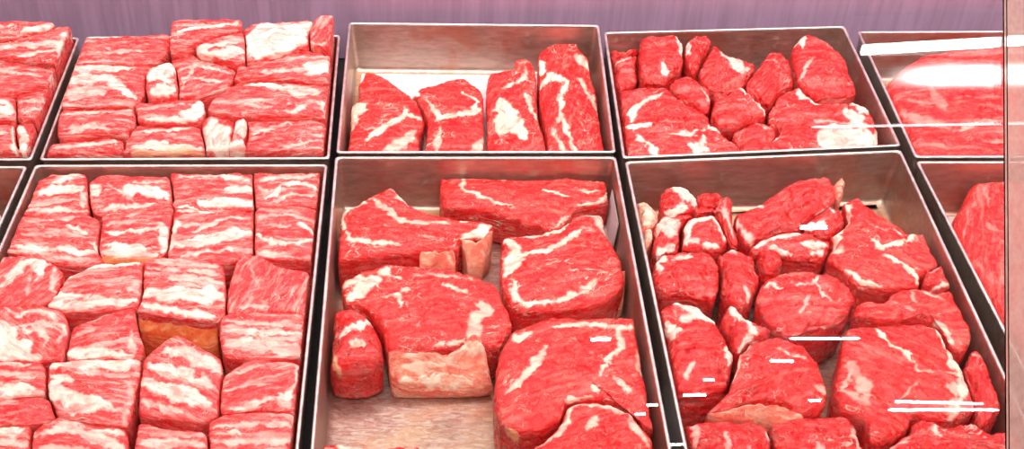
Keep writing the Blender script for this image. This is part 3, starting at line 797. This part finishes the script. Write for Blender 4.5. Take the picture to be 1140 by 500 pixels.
piece('F1', V8, [(-80, 350), (100, 332), (158, 340), (176, 398), (94, 418), (-80, 420)], .004, label='smooth red short rib at the left edge in the sixth row', fat=[([(-60, 360), (60, 345)], 5, .4)], **kw)
piece('F1', V8, [(-80, 428), (88, 424), (96, 470), (90, 640), (-80, 640)], .006, label='frontmost short rib in the bottom left corner', fat=[([(-80, 440), (85, 438)], 20), ([(-80, 480), (85, 480)], 10, .7), ([(-80, 540), (85, 560)], 20, .8)], **kw)
piece('F1', V8, [(112, 442), (180, 396), (225, 402), (330, 424), (408, 434), (405, 640), (98, 640), (100, 480)], .006, label='frontmost short rib second from the left, with a cream top edge', fat=[([(120, 452), (200, 430), (300, 460), (400, 498)], 16, .8), ([(200, 412), (260, 412)], 12, .9), ([(130, 500), (380, 520)], 10, .7), ([(300, 440), (400, 445)], 6)], grain=-.15, **kw)
piece('F1', V9, [(-74, 420), (0, 434), (126, 444), (150, 476), (150, 640), (-76, 640)], .006, label='frontmost short rib under the diagonal striped one', fat=[([(-60, 480), (140, 490)], 14, .8), ([(-60, 445), (100, 460)], 5, .5), ([(-60, 560), (140, 570)], 16, .8)], **kw)
piece('F1', V9, [(162, 412), (200, 392), (320, 384), (440, 396), (446, 640), (156, 640)], .006, label='frontmost short rib at the right end, against the tray side', fat=[([(170, 430), (300, 418), (430, 420)], 6, .7), ([(220, 448), (260, 452)], 8), ([(180, 480), (430, 472)], 12, .7), ([(170, 560), (430, 560)], 14, .7)], **kw)

# ================================================================== FRONT TRAY 2 (large steaks)
kw = dict(mat='steak', name='beef_steak', cat='steak', group='large steaks in the front middle tray', dome=.005, rnd=.0065)
cap = lambda v, out, z, **k: dict(dict(name='fat_cap', mat='fat', out=v(out), z=z, ty=1.8, label='cream fat cap', rnd=.008, lump=.0016), **k)
piece('F2', V10, [(76, 238), (105, 192), (200, 132), (240, 112), (262, 102), (320, 155), (400, 192), (500, 212), (585, 222), (558, 262), (480, 268), (470, 300), (350, 306), (200, 322), (112, 335), (78, 320)], -.020, label='pointed steak at the left with two cream fat lobes on its front edge', fat=[([(118, 232), (105, 205), (135, 180), (205, 142)], 8), ([(205, 142), (262, 190), (310, 222), (440, 225)], 6, .8), ([(130, 245), (140, 270), (200, 284), (285, 285)], 8, .95), ([(245, 112), (290, 120), (318, 150)], 14, .8), ([(80, 205), (95, 200)], 14), ([(485, 212), (500, 216)], 6), ([(490, 262), (540, 250), (575, 228)], 14)], grain=-.1,
      parts=[cap(V10, [(346, 302), (400, 298), (466, 302), (460, 362), (420, 366), (350, 350)], -.020, rnd=.006), cap(V10, [(478, 262), (530, 262), (582, 232), (566, 300), (552, 356), (500, 350)], -.018, rnd=.006)], **kw)
piece('F2', PXV, [(490, 193), (515, 182), (548, 180), (592, 184), (625, 197), (684, 202), (686, 218), (665, 227), (641, 232), (622, 256), (590, 249), (545, 235), (493, 230)], -.024, label='wide steak at the back right lying against the steel wall', fat=[([(516, 212), (515, 192), (535, 184)], 4), ([(516, 212), (545, 225), (572, 234)], 3), ([(604, 215), (632, 221)], 4), ([(645, 229), (668, 225), (681, 212)], 5), ([(598, 186), (608, 190)], 6, .8), ([(560, 190), (600, 200)], 2, .6), ([(645, 214), (668, 212)], 3), ([(632, 240), (622, 254)], 4, .8)], **kw)
piece('F2', V11, [(52, 264), (90, 254), (150, 252), (235, 225), (290, 188), (362, 190), (374, 240), (410, 305), (440, 355), (430, 410), (380, 450), (300, 478), (200, 486), (100, 484), (62, 460), (45, 380)], -.019, label='steak with a thick white side bone shape and orange fat rim at the right', fat=[([(62, 270), (95, 300), (90, 340), (58, 385)], 15), ([(92, 260), (180, 255), (235, 232), (270, 182)], 6), ([(110, 318), (190, 312), (240, 285), (292, 240)], 8), ([(92, 400), (92, 455), (130, 470), (205, 462)], 8), ([(205, 462), (290, 440), (340, 400)], 6, .8), ([(280, 188), (350, 190)], 8, .9), ([(360, 200), (375, 240)], 16, .7), ([(150, 210), (140, 250)], 8), ([(70, 330), (110, 330)], 14)], grain=.3,
      parts=[cap(V11, [(340, 412), (390, 372), (446, 350), (444, 420), (430, 465), (400, 500), (318, 500), (300, 480)], -.019, mat='fat', ty=1.2, e=V11([(446, 350)])[0], label='orange fat rim of the steak')], **kw)
piece('F2', W4, [(90, 78), (120, 56), (205, 30), (290, 36), (380, 46), (480, 78), (506, 120), (522, 180), (500, 232), (470, 240), (430, 236), (340, 248), (240, 252), (205, 245), (190, 205), (140, 150), (100, 130)], -.018, label='middle steak with a large fat cap hanging over the bare steel floor', fat=[([(100, 85), (130, 62), (170, 75), (130, 108), (108, 120)], 18), ([(188, 46), (235, 72)], 10), ([(205, 36), (212, 52)], 8), ([(240, 150), (230, 112), (205, 118)], 5), ([(238, 100), (262, 102)], 5), ([(345, 88), (420, 110)], 4, .8), ([(330, 240), (352, 228)], 6), ([(365, 235), (400, 232)], 7), ([(440, 135), (462, 150), (430, 180), (420, 240)], 16, .7), ([(275, 60), (420, 68)], 3, .6)],
      parts=[cap(W4, [(206, 250), (250, 252), (340, 244), (400, 232), (432, 200), (460, 232), (470, 290), (476, 338), (440, 352), (340, 356), (225, 336), (210, 300)], -.0185, ty=1.6, e=W4([(425, 236)])[0], fat=[(W4([(225, 300), (300, 300), (400, 265)]), 6, .8), (W4([(400, 250), (455, 240)]), 14), (W4([(240, 335), (420, 335)]), 8)], label='cream fat cap with pink streaks')], grain=.2, **kw)
piece('F2', W4, [(48, 180), (60, 155), (110, 136), (150, 140), (176, 178), (190, 218), (196, 262), (172, 282), (120, 290), (66, 280), (46, 230)], -.020, mat='chunk', label='dark lump of meat beside the left tray wall behind the bare floor', name='meat_chunk', cat='meat chunk', fat=[([(80, 220), (130, 200), (180, 165)], 9), ([(120, 240), (150, 248)], 14, .7), ([(170, 168), (190, 185)], 8, .8)], yellow=[([(62, 260), (75, 320)], 14, .9), ([(120, 250), (140, 245)], 12, .6)], group=None, dome=.008, rnd=.013, lump=.0035)
piece('F2', V13, [(78, 112), (130, 96), (220, 62), (330, 66), (500, 68), (522, 108), (545, 142), (556, 240), (562, 330), (566, 430), (520, 425), (485, 372), (400, 342), (330, 336), (270, 344), (246, 400), (180, 440), (110, 440), (52, 410), (30, 360), (28, 300), (42, 200)], -.014, label='largest steak, front right, with a purple marbled face', fat=[([(215, 105), (280, 95), (380, 92), (440, 108), (500, 100)], 6), ([(90, 120), (110, 140), (150, 125)], 12, .8), ([(350, 140), (410, 138)], 4), ([(200, 170), (160, 230), (110, 290), (60, 320)], 6, .8), ([(440, 120), (450, 160), (400, 220), (370, 265)], 8), ([(355, 295), (370, 320)], 6), ([(505, 180), (515, 250)], 16, .6), ([(420, 270), (470, 310)], 5, .8), ([(270, 340), (350, 330)], 8), ([(560, 50), (540, 130)], 6, .4)], yellow=[([(75, 440), (95, 480)], 22, .9)], grain=.4, **kw)
piece('F2', V13, [(150, 500), (200, 470), (252, 400), (276, 352), (330, 342), (400, 348), (478, 378), (520, 432), (552, 470), (560, 640), (140, 640)], -.010, label='front steak with a cream outline, cut off by the picture edge', fat=[([(180, 480), (250, 440), (268, 370), (300, 348), (400, 352), (490, 385)], 12, .9), ([(370, 400), (330, 450)], 5, .9), ([(480, 390), (500, 430), (540, 480)], 14, .7), ([(410, 365), (450, 385)], 8, .8)], grain=.4, **kw)
piece('F2', V12, [(15, 494), (80, 478), (150, 486), (240, 492), (330, 484), (385, 495), (385, 640), (10, 640)], -.012, label='top edge of a steak at the bottom left of the tray', fat=[([(110, 488), (180, 490)], 16), ([(40, 500), (110, 510)], 6, .7), ([(330, 496), (370, 500)], 8, .8)], **kw)

# ================================================================== FRONT TRAY 3 (chuck)
kw = dict(mat='chunk', name='meat_chunk', cat='meat chunk', group='chuck pieces in the front right tray', dome=.007, rnd=.0065, lump=.0034)
piece('F3', W1, [(148, 110), (170, 90), (205, 86), (245, 105), (272, 145), (250, 165), (225, 176), (185, 186), (150, 150)], -.018, label='rounded chunk half white with fat at the back left', fat=[([(212, 95), (240, 118), (262, 145)], 26), ([(145, 172), (190, 182), (218, 172)], 12), ([(205, 160), (222, 165)], 14)], **kw)
piece('F3', W1, [(272, 118), (340, 112), (355, 126), (350, 150), (300, 160), (276, 150)], -.030, label='small dull chunk low against the back wall', **kw)
piece('F3', W1, [(44, 145), (80, 135), (118, 160), (136, 190), (118, 222), (78, 240), (62, 215)], -.022, label='pinkish white fat lump in the back left corner', fat=[([(60, 170), (95, 165), (110, 200)], 50, .85)], mat='fat', **{k: v for k, v in kw.items() if k != 'mat'})
piece('F3', W1, [(70, 256), (90, 238), (116, 244), (118, 272), (95, 296), (74, 284)], -.024, label='small round knob of white fat beside the left tray wall', fat=[([(90, 262), (100, 265)], 30)], mat='fat', **{k: v for k, v in kw.items() if k != 'mat'})
piece('F3', W1, [(118, 228), (150, 196), (230, 180), (262, 190), (232, 205), (208, 230), (212, 290), (190, 310), (136, 320), (116, 300), (122, 262)], -.019, label='fatty chunk with a pale swirl in the left of the heap', fat=[([(125, 245), (165, 235), (190, 222)], 24, .85), ([(135, 340), (150, 310), (190, 300)], 16), ([(160, 262), (195, 262)], 12, .7), ([(140, 215), (170, 205)], 8, .6)], **kw)
piece('F3', W1, [(212, 232), (240, 206), (270, 196), (330, 190), (352, 220), (370, 280), (360, 296), (300, 302), (230, 302), (214, 280)], -.015, label='red chunk framed by a horseshoe of white fat', fat=[([(222, 285), (222, 240), (250, 212), (320, 196), (345, 230), (362, 275)], 15), ([(240, 280), (262, 285)], 18, .8), ([(290, 300), (340, 300)], 6)], **kw)
piece('F3', W1, [(262, 160), (330, 165), (345, 130), (360, 112), (385, 122), (388, 160), (392, 220), (412, 286), (392, 290), (370, 250), (352, 205), (330, 180), (270, 182)], -.014, label='narrow red flap leaning beside the horseshoe of fat', fat=[([(362, 170), (378, 230), (395, 268)], 5, .6)], grain=1.3, **kw)
piece('F3', PXV, [(818, 240), (845, 228), (870, 211), (906, 198), (921, 199), (934, 216), (924, 228), (908, 240), (892, 250), (868, 256), (846, 264), (834, 270), (826, 262)], -.018, label='large red flap with a cream fin at the back of the tray', fat=[([(819, 245), (828, 262), (842, 272)], 10, .7), ([(922, 232), (912, 240)], 5, .8), ([(842, 226), (848, 234)], 5)], grain=.4,
      parts=[cap(PXV, [(928, 210), (930, 200), (938, 196), (942, 202), (940, 216), (933, 220)], -.012, ty=0.2, label='cream fat fin')], **kw)
piece('F3', PXV, [(898, 247), (912, 238), (924, 230), (940, 234), (946, 246), (936, 256), (922, 262), (900, 256)], -.016, label='small red chunk with a shiny white top near the back right', fat=[([(922, 228), (926, 238)], 4), ([(893, 254), (915, 251)], 6)], **kw)
piece('F3', PXV, [(836, 277), (850, 268), (872, 258), (896, 258), (914, 264), (930, 266), (925, 278), (912, 288), (890, 287), (868, 284), (850, 288)], -.015, label='piece banded with cream fat across the middle of the tray', fat=[([(842, 276), (862, 266), (890, 262)], 12), ([(860, 278), (878, 284)], 11), ([(890, 276), (926, 272)], 11), ([(905, 284), (918, 280)], 8)], **kw)
piece('F3', W3, [(-120, 140), (-85, 50), (-60, 10), (-15, -6), (10, 22), (50, 50), (120, 92), (170, 130), (232, 122), (268, 170), (300, 235), (308, 300), (262, 318), (210, 312), (150, 318), (70, 318), (-30, 300), (-70, 250), (-120, 205)], -.012, label='broad red piece with a pink sinew edge at the back right', fat=[([(-45, 30), (-80, 95), (-110, 165)], 14, .9), ([(25, 160), (60, 190), (120, 172), (180, 142)], 6), ([(68, 215), (130, 238), (180, 270), (192, 300)], 7), ([(-60, 255), (0, 298), (70, 310)], 6, .9), ([(110, 118), (128, 130)], 5, .8), ([(-110, 190), (-85, 180)], 12, .7)], grain=-.4, mat='steak', **{k: v for k, v in kw.items() if k != 'mat'})
piece('F3', W3, [(206, 262), (240, 245), (300, 232), (316, 300), (290, 318), (255, 322), (215, 300)], -.008, label='little pink chunk resting on the right edge of the broad red piece', fat=[([(215, 262), (255, 258)], 12, .5), ([(245, 330), (262, 318), (310, 304)], 6)], **kw)
piece('F3', W1, [(130, 345), (150, 318), (190, 306), (260, 306), (318, 330), (350, 370), (345, 430), (322, 480), (282, 470), (240, 455), (170, 460), (126, 430), (118, 395)], -.016, label='round red chunk crossed by thin white lines on the left', fat=[([(135, 378), (128, 345), (150, 322)], 14), ([(190, 335), (250, 345)], 5, .8), ([(180, 345), (230, 352)], 3, .7), ([(290, 300), (320, 308)], 6, .8)], grain=.1, **kw)
piece('F3', V16, [(36, 60), (90, 18), (160, 30), (238, 88), (276, 138), (284, 230), (262, 290), (170, 312), (90, 305), (62, 262), (42, 170)], -.013, label='round chunk with a cream top at the left wall above the front row', fat=[([(80, 10), (130, 32), (215, 70)], 22), ([(62, 90), (75, 130), (100, 118)], 16, .9), ([(120, 90), (150, 60)], 12, .8), ([(268, 165), (275, 220)], 15, .9), ([(150, 230), (130, 270)], 9, .7), ([(200, 320), (150, 335)], 8)], **kw)
piece('F3', PXV, [(801, 284), (815, 278), (840, 286), (846, 305), (838, 330), (826, 342), (812, 336), (804, 318), (806, 300)], -.014, label='ragged dark red chunk in the centre left', fat=[([(830, 322), (836, 338)], 5, .7), ([(806, 276), (820, 280)], 6)], **kw)
piece('F3', PXV, [(845, 278), (856, 268), (868, 276), (870, 294), (856, 302), (846, 296)], -.010, label='little red nugget among the cream fat bands', **kw)
piece('F3', PXV, [(842, 322), (866, 305), (900, 302), (936, 311), (951, 330), (944, 348), (924, 360), (900, 364), (893, 370), (872, 369), (852, 352)], -.010, label='red chunk with a star shaped seam at the centre', fat=[([(848, 318), (860, 316), (868, 326)], 5, 1), ([(908, 308), (906, 318), (914, 328), (925, 338)], 4, .9), ([(888, 322), (905, 319)], 5, .8), ([(900, 336), (890, 350)], 3, .6)], **kw)
piece('F3', V17, [(232, 28), (290, -30), (420, -35), (500, -22), (535, 50), (536, 140), (508, 186), (468, 165), (432, 108), (370, 78), (230, 84), (150, 60), (140, 20)], -.009, label='red piece at the right under the broad one', fat=[([(412, 96), (440, 108), (470, 160)], 10, .8), ([(330, -20), (345, 30)], 4, .5), ([(380, -10), (440, 20)], 5, .6)], mat='steak', **{k: v for k, v in kw.items() if k != 'mat'})
piece('F3', V17, [(108, 170), (125, 98), (220, 90), (365, 86), (425, 114), (466, 172), (508, 238), (530, 265), (546, 370), (470, 402), (340, 402), (330, 440), (240, 480), (200, 472), (190, 400), (110, 372), (86, 310), (98, 240)], -.006, label='biggest front piece, split by a long white seam', fat=[([(228, 108), (260, 155), (320, 205), (350, 252)], 8), ([(350, 252), (500, 255)], 3, .7), ([(405, 95), (450, 130), (480, 190), (515, 250), (500, 320), (490, 380)], 13), ([(470, 175), (480, 230)], 20, .8), ([(480, 290), (480, 400)], 16, .6), ([(140, 225), (180, 300), (190, 350), (110, 310)], 14, .5), ([(110, 300), (150, 240)], 7, .6), ([(310, 60), (370, 80)], 5, .8), ([(300, 350), (360, 280)], 2, .6)], grain=-.6, mat='steak', **{k: v for k, v in kw.items() if k != 'mat'})
piece('F3', V17, [(514, 234), (540, 178), (575, 186), (600, 212), (625, 300), (630, 360), (570, 425), (552, 400), (548, 330)], -.010, label='narrow chunk squeezed against the right tray wall', fat=[([(540, 190), (560, 205)], 6, .7)], grain=1.2, **kw)
piece('F3', V16, [(266, 312), (285, 240), (300, 184), (340, 148), (440, 132), (520, 156), (565, 215), (592, 300), (590, 350), (545, 388), (510, 384), (430, 346), (340, 346), (235, 382), (192, 384)], -.006, label='tent shaped piece with a whitish front edge at the bottom centre', fat=[([(420, 175), (515, 212)], 5, .7), ([(275, 270), (300, 180), (340, 140)], 5, .9), ([(555, 160), (575, 210)], 5, .7), ([(560, 300), (590, 320)], 12, .6)],
      parts=[cap(V16, [(192, 384), (235, 380), (340, 346), (430, 346), (515, 388), (506, 418), (440, 432), (340, 412), (240, 402)], -.006, ty=1.8, label='pinkish white sinew edge')], grain=.5, mat='steak', **{k: v for k, v in kw.items() if k != 'mat'})
piece('F3', V16, [(270, 32), (290, 38), (310, 72), (360, 90), (402, 110), (385, 132), (336, 142), (306, 182), (282, 168), (262, 110), (246, 84)], -.010, label='chunk with a bent cream seam beside the star seamed one', fat=[([(272, 25), (285, 60), (335, 90), (345, 130)], 12), ([(345, 130), (305, 180)], 10, .9), ([(345, 70), (400, 105)], 6, .8)], **kw)
piece('F3', V16, [(125, 500), (128, 425), (180, 412), (235, 404), (340, 414), (425, 440), (440, 470), (452, 640), (120, 640)], -.008, label='front left chunk cut off by the lower picture edge', fat=[([(158, 420), (155, 500)], 8, .6), ([(395, 455), (430, 475)], 12, .8), ([(260, 460), (262, 520)], 4, .6)], **kw)
piece('F3', V17, [(-148, 440), (-62, 400), (90, 388), (150, 422), (178, 520), (185, 640), (-110, 640)], -.006, label='front middle chunk cut off by the lower picture edge', fat=[([(150, 440), (170, 500)], 8, .7), ([(20, 480), (40, 520)], 4, .5)], **kw)
piece('F3', V17, [(262, 500), (335, 448), (345, 408), (400, 405), (450, 425), (540, 412), (600, 448), (700, 440), (760, 640), (240, 640)], -.006, label='front right chunk with a short white seam, cut off by the lower edge', fat=[([(408, 418), (430, 470)], 9), ([(440, 440), (520, 480)], 3, .5), ([(270, 500), (320, 462)], 6, .6)], **kw)

# ================================================================== FRONT TRAY 4
piece('F4', PXV, [(1075, 216), (1083, 201), (1110, 198), (1180, 199), (1230, 260), (1260, 420), (1200, 430), (1150, 395), (1118, 358), (1096, 322), (1070, 282), (1058, 250)], -.016, mat='slab', label='single smooth red joint in the right hand front tray', name='meat_joint', cat='meat joint', dome=.010, rnd=.016, lump=.0022, grain=1.2,
      fat=[([(1092, 205), (1100, 225)], 5, .5), ([(1098, 255), (1110, 262)], 6, .4), ([(1085, 290), (1105, 330)], 3, .4)])

flush()

# ================================================================== pads under the meat, painted wall reflection
def pad(tray, pts, label, h=.0012):
    P = np.array([bp(x, y, FL)[:2] for x, y in pts])
    if area(P) < 0: P = P[::-1]
    P = tray_clamp(tray, np.c_[P, np.full(len(P), FL)], .004)[:, :2]
    r = round_quad(P, 0.0, .003)
    n = len(r)
    v, f = loft([np.c_[r, np.full(n, FL - .0004)], np.c_[r, np.full(n, FL + h * .6)], np.c_[round_quad(P, .0008, .003), np.full(n, FL + h)]])
    o = link_mesh('pad_or_reflection', v, f, M['pad'], None, False)
    tag(o, label, 'pad')


pad('B2', [(386, 80), (664, 80), (690, 200), (372, 200)], 'white absorbent pad under the four steaks in the back tray')
def reflection_sheet(tray, ya, yb, label, rise=.050):
    # white sheet turned up the right hand wall, painting a reflection there
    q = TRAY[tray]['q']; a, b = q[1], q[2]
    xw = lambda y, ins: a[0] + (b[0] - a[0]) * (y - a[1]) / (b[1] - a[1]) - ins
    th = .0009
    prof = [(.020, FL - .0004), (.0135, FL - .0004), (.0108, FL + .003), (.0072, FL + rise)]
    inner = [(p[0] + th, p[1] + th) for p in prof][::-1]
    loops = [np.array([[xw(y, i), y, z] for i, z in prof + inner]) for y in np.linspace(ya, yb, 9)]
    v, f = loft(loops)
    o = link_mesh('pad_or_reflection', v, f, M['pad'], None, False)
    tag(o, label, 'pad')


reflection_sheet('F2', bp(690, 238, FL + .015)[1], bp(700, 276, FL + .015)[1], 'white sheet painting a reflection on the right wall of the steak tray')
pad('F3', [(760, 228), (985, 224), (990, 231), (762, 236)], 'white strip of pad along the back wall of the chuck tray')
pad('F4', [(1052, 240), (1080, 240), (1090, 262), (1062, 262)], 'small white pad corner beside the red joint in the right hand tray')

# ================================================================== the case
fwd = np.array([0, CP, -SP]); upv = np.array([0, SP, CP])
CAM = np.array([0, 0, CAMZ])


def cw(x, y, d):       # metres right, up and forward of the lens
    return CAM + np.array([x, 0, 0]) + y * upv + d * fwd


XL, XR = -0.95, 1.75
case = empty('display_case', (0.4, 1.0, 0.0), 'butcher display case with dark deck holding the trays', 'display case')
box('deck', (XL, 0.30, DECK - .03), (XR, 1.50, DECK), M['deck'], case, .002)
box('base_cabinet', (XL, 0.34, 0.0), (XR, 1.50, DECK - .031), M['cabinet'], case, .004)
bpan = box('back_panel', (XL, 1.478, DECK + .001), (XR, 1.50, DECK + .62), M['wallsteel'], case, .002)
bpan['label'] = 'mauve brushed steel back panel'
D0 = 0.93
# sheet of glass leaning back towards the shopper; its foot stands on the front edge of the deck
foot = (CAMZ - DECK - .004 - D0 * SP) / CP * -1.0     # up-offset where the sheet meets the deck


def slab_on_sheet(name, x0, x1, y0, y1, d0, d1, mat, parent=None):
    v = [cw(x, y, d) for d in (d0, d1) for x, y in ((x0, y0), (x1, y0), (x1, y1), (x0, y1))]
    f = [(0, 1, 2, 3), (7, 6, 5, 4), (0, 4, 5, 1), (1, 5, 6, 2), (2, 6, 7, 3), (3, 7, 4, 0)]
    return link_mesh(name, v, f, mat, parent, False)


JX = (1125 - PX) / F * D0
g = slab_on_sheet('glass_screen', -0.90, JX - .001, foot, 0.42, D0, D0 + .006, M['glass'])
tag(g, 'clear slanted front glass covering the trays, left of the upright joint', 'glass screen')
g = slab_on_sheet('glass_screen', JX + .001, 1.3, foot, 0.42, D0, D0 + .006, M['glass'])
tag(g, 'clear slanted front glass right of the upright joint, at the picture edge', 'glass screen')
# upright joint strip: a broad clear web with two rounded lips
a0, a1 = (1113 - PX) / F * D0, (1140.5 - PX) / F * D0
prof = []
for x, d in ((0, -.0015), (.0004, -.0028), (.0016, -.0032), (.0026, -.0028), (.003, -.002), (.0142, -.002), (.0146, -.0028), (.0156, -.0032), (.0168, -.0028), (.0172, -.0015)):
    prof.append((a0 + (a1 - a0) * x / .0172, D0 + d))
lo = [[cw(x + (0.0 if yy > 0 else .005), yy, d) for x, d in prof] for yy in (0.42, foot + .01)]
v, f = loft([np.array(lo[0]), np.array(lo[1])])
g = link_mesh('glass_joint', v, f, M['joint'], None, False)
tag(g, 'upright translucent pinkish strip joining the glass at the right edge', 'joint strip')

# ================================================================== the shop around it
fl = box('floor', (-6, -9, -.1), (8, 4, 0), M['tile']); tag(fl, kind='structure')
CZ = CAMZ + 1.75
ce = box('ceiling', (-6, -9, CZ), (8, 4, CZ + .1), M['wall']); tag(ce, kind='structure')
for nm, lo_, hi_ in (('wall_back', (-6, 3.9, 0), (8, 4, CZ)), ('wall_front', (-6, -9, 0), (8, -8.9, CZ)),
                     ('wall_left', (-6, -9, 0), (-5.9, 4, CZ)), ('wall_right', (7.9, -9, 0), (8, 4, CZ))):
    tag(box(nm, lo_, hi_, M['wall']), kind='structure')

# ceiling lamps whose light is mirrored by the glass
M['tube'] = emitter('lamp_tube', 70)
M['tube2'] = emitter('lamp_tube_bright', 110)
M['opal'] = emitter('opal_lamp', 75, True)
M['dim'] = emitter('dim_tube', 9)


def mirrored(px, py, h):
    """place at height h above the lens from which light reaches the lens by way of the sheet at photo point px, py"""
    xr, yu = (px - PX) / F, (PY - py) / F
    t = (h - yu * D0 * CP + D0 * SP) / (yu * CP + SP)
    return cw(xr * (D0 + t), yu * (D0 + t), D0 - t), (D0 + t)


def lamp(name, p0, p1, thick, mat, label, h=1.62, cat='ceiling lamp'):
    a, da = mirrored(*p0, h); b, db = mirrored(*p1, h)
    c = (a + b) / 2; d = b - a; L = np.linalg.norm(d)
    ang = math.atan2(d[1], d[0])
    w = thick * (da + db) / 2 / F / .66 
    root = empty(name, (c[0], c[1], c[2]), label, cat, 'ceiling lamps above the shopper')
    hs = box('housing', (c[0] - L / 2, c[1] - w * .50, c[2] + .002), (c[0] + L / 2, c[1] + w * .50, CZ - .001), M['housing'], root, .003)
    tb = box('tube', (c[0] - L / 2, c[1] - w / 2, c[2] - .003), (c[0] + L / 2, c[1] + w / 2, c[2] + .001), mat, root, .004)
    root.rotation_euler = (0, 0, ang)
    return root


GL = ['the longest lower white dash at the right', 'the dash below the star seamed chunk', 'the dash over the tent shaped piece', 'the upper dash over the round chunk at the left wall', 'the lower dash over the round chunk at the left wall', 'the small dash at the right of the tent shaped piece', 'the dash on top of the largest steak', 'the right hand small dash beside the tray side', 'the small dash at the lower right of the largest steak', 'the dash crossing the tray rims at the bottom', 'the white dash on the back flap in the chuck tray']
lamp('strip_lamp', (960, 55), (1260, 38), 9, M['tube2'], 'long bright strip lamp, mirrored as the crisp white bar at the upper right')
lamp('opal_lamp', (955, 84), (1330, 81), 40, M['opal'], 'wide opal lamp, mirrored as the soft white glow at the upper right')
for i, (x0, x1, y, th, hh) in enumerate([(990, 1112, 456.5, 2.6, 1.55), (880, 958, 377, 2.4, 1.50), (858, 884, 402, 3, 1.45), (773, 796, 423, 3, 1.60), (761, 786, 440, 3.4, 1.52),
                                         (901, 914, 446, 2.6, 1.62), (658, 680, 378, 3.6, 1.44), (720, 733, 451, 2.6, 1.56), (707, 719, 461, 2.6, 1.64), (746, 762, 495, 2.6, 1.48), (892, 921, 253, 5, 1.58)]):
    lamp('strip_lamp', (x0, y), (x1, y), th * .75, M['tube'], 'ceiling strip lamp mirrored as %s' % GL[i], h=hh)

lamp('strip_lamp', (905, 141), (1200, 136), 1.6, M['dim'], 'dim slim strip lamp, mirrored as a faint thin line below the soft glow')
lamp('strip_lamp', (997, 447), (1094, 449.5), 1.6, M['tube2'], 'short strip lamp whose mirrored dash lies just above the longest lower one', h=1.55)

# light of the case itself, an added unseen front fill, a side light
def area(name, loc, size, power, target, col):
    L = bpy.data.lights.new(name, 'AREA'); L.shape = 'RECTANGLE'; L.size, L.size_y = size
    L.energy = power; L.color = col
    o = bpy.data.objects.new(name, L); C.objects.link(o); o.location = loc
    from mathutils import Vector
    o.rotation_euler = (Vector(target) - Vector(loc)).to_track_quat('-Z', 'Y').to_euler()
    return o


area('case_lamp', (0.45, 1.22, CAMZ + .12), (2.6, .30), 20, (0.4, 0.98, RZ), (1.0, .95, .95))
area('front_fill', (0.3, 0.10, CAMZ + 1.15), (3.0, .9), 64, (0.3, 1.05, RZ), (1.0, .955, .93))  # unseen fill added to light front faces, placed where the glass won't mirror it
area('side_lamp', (-1.9, 0.7, CAMZ + .9), (1.2, 1.2), 8, (0.2, 1.05, RZ), (1.0, .95, .95))

w = bpy.data.worlds.new('World'); bpy.context.scene.world = w; w.use_nodes = True
w.node_tree.nodes['Background'].inputs['Color'].default_value = (1, .96, .95, 1)
w.node_tree.nodes['Background'].inputs['Strength'].default_value = 0.25

# ================================================================== camera
cd = bpy.data.cameras.new('camera'); cam = bpy.data.objects.new('camera', cd); C.objects.link(cam)
cd.sensor_fit = 'HORIZONTAL'; cd.sensor_width = 36.0
cd.lens = 36.0 * F / W_
cd.shift_x = (W_ / 2 - PX) / W_
cd.clip_start = 0.02
cam.location = (0, 0, CAMZ)
cam.rotation_euler = (math.pi / 2 - PITCH, 0, 0)
sc = bpy.context.scene
sc.camera = cam
sc.view_settings.view_transform = 'Standard'
sc.view_settings.look = 'None'
sc.view_settings.gamma = 1.0
sc.view_settings.use_curve_mapping = False
sc.view_settings.exposure = 0.1
sc.cycles.use_denoising = True
sc.cycles.max_bounces = 8
sc.cycles.transparent_max_bounces = 12
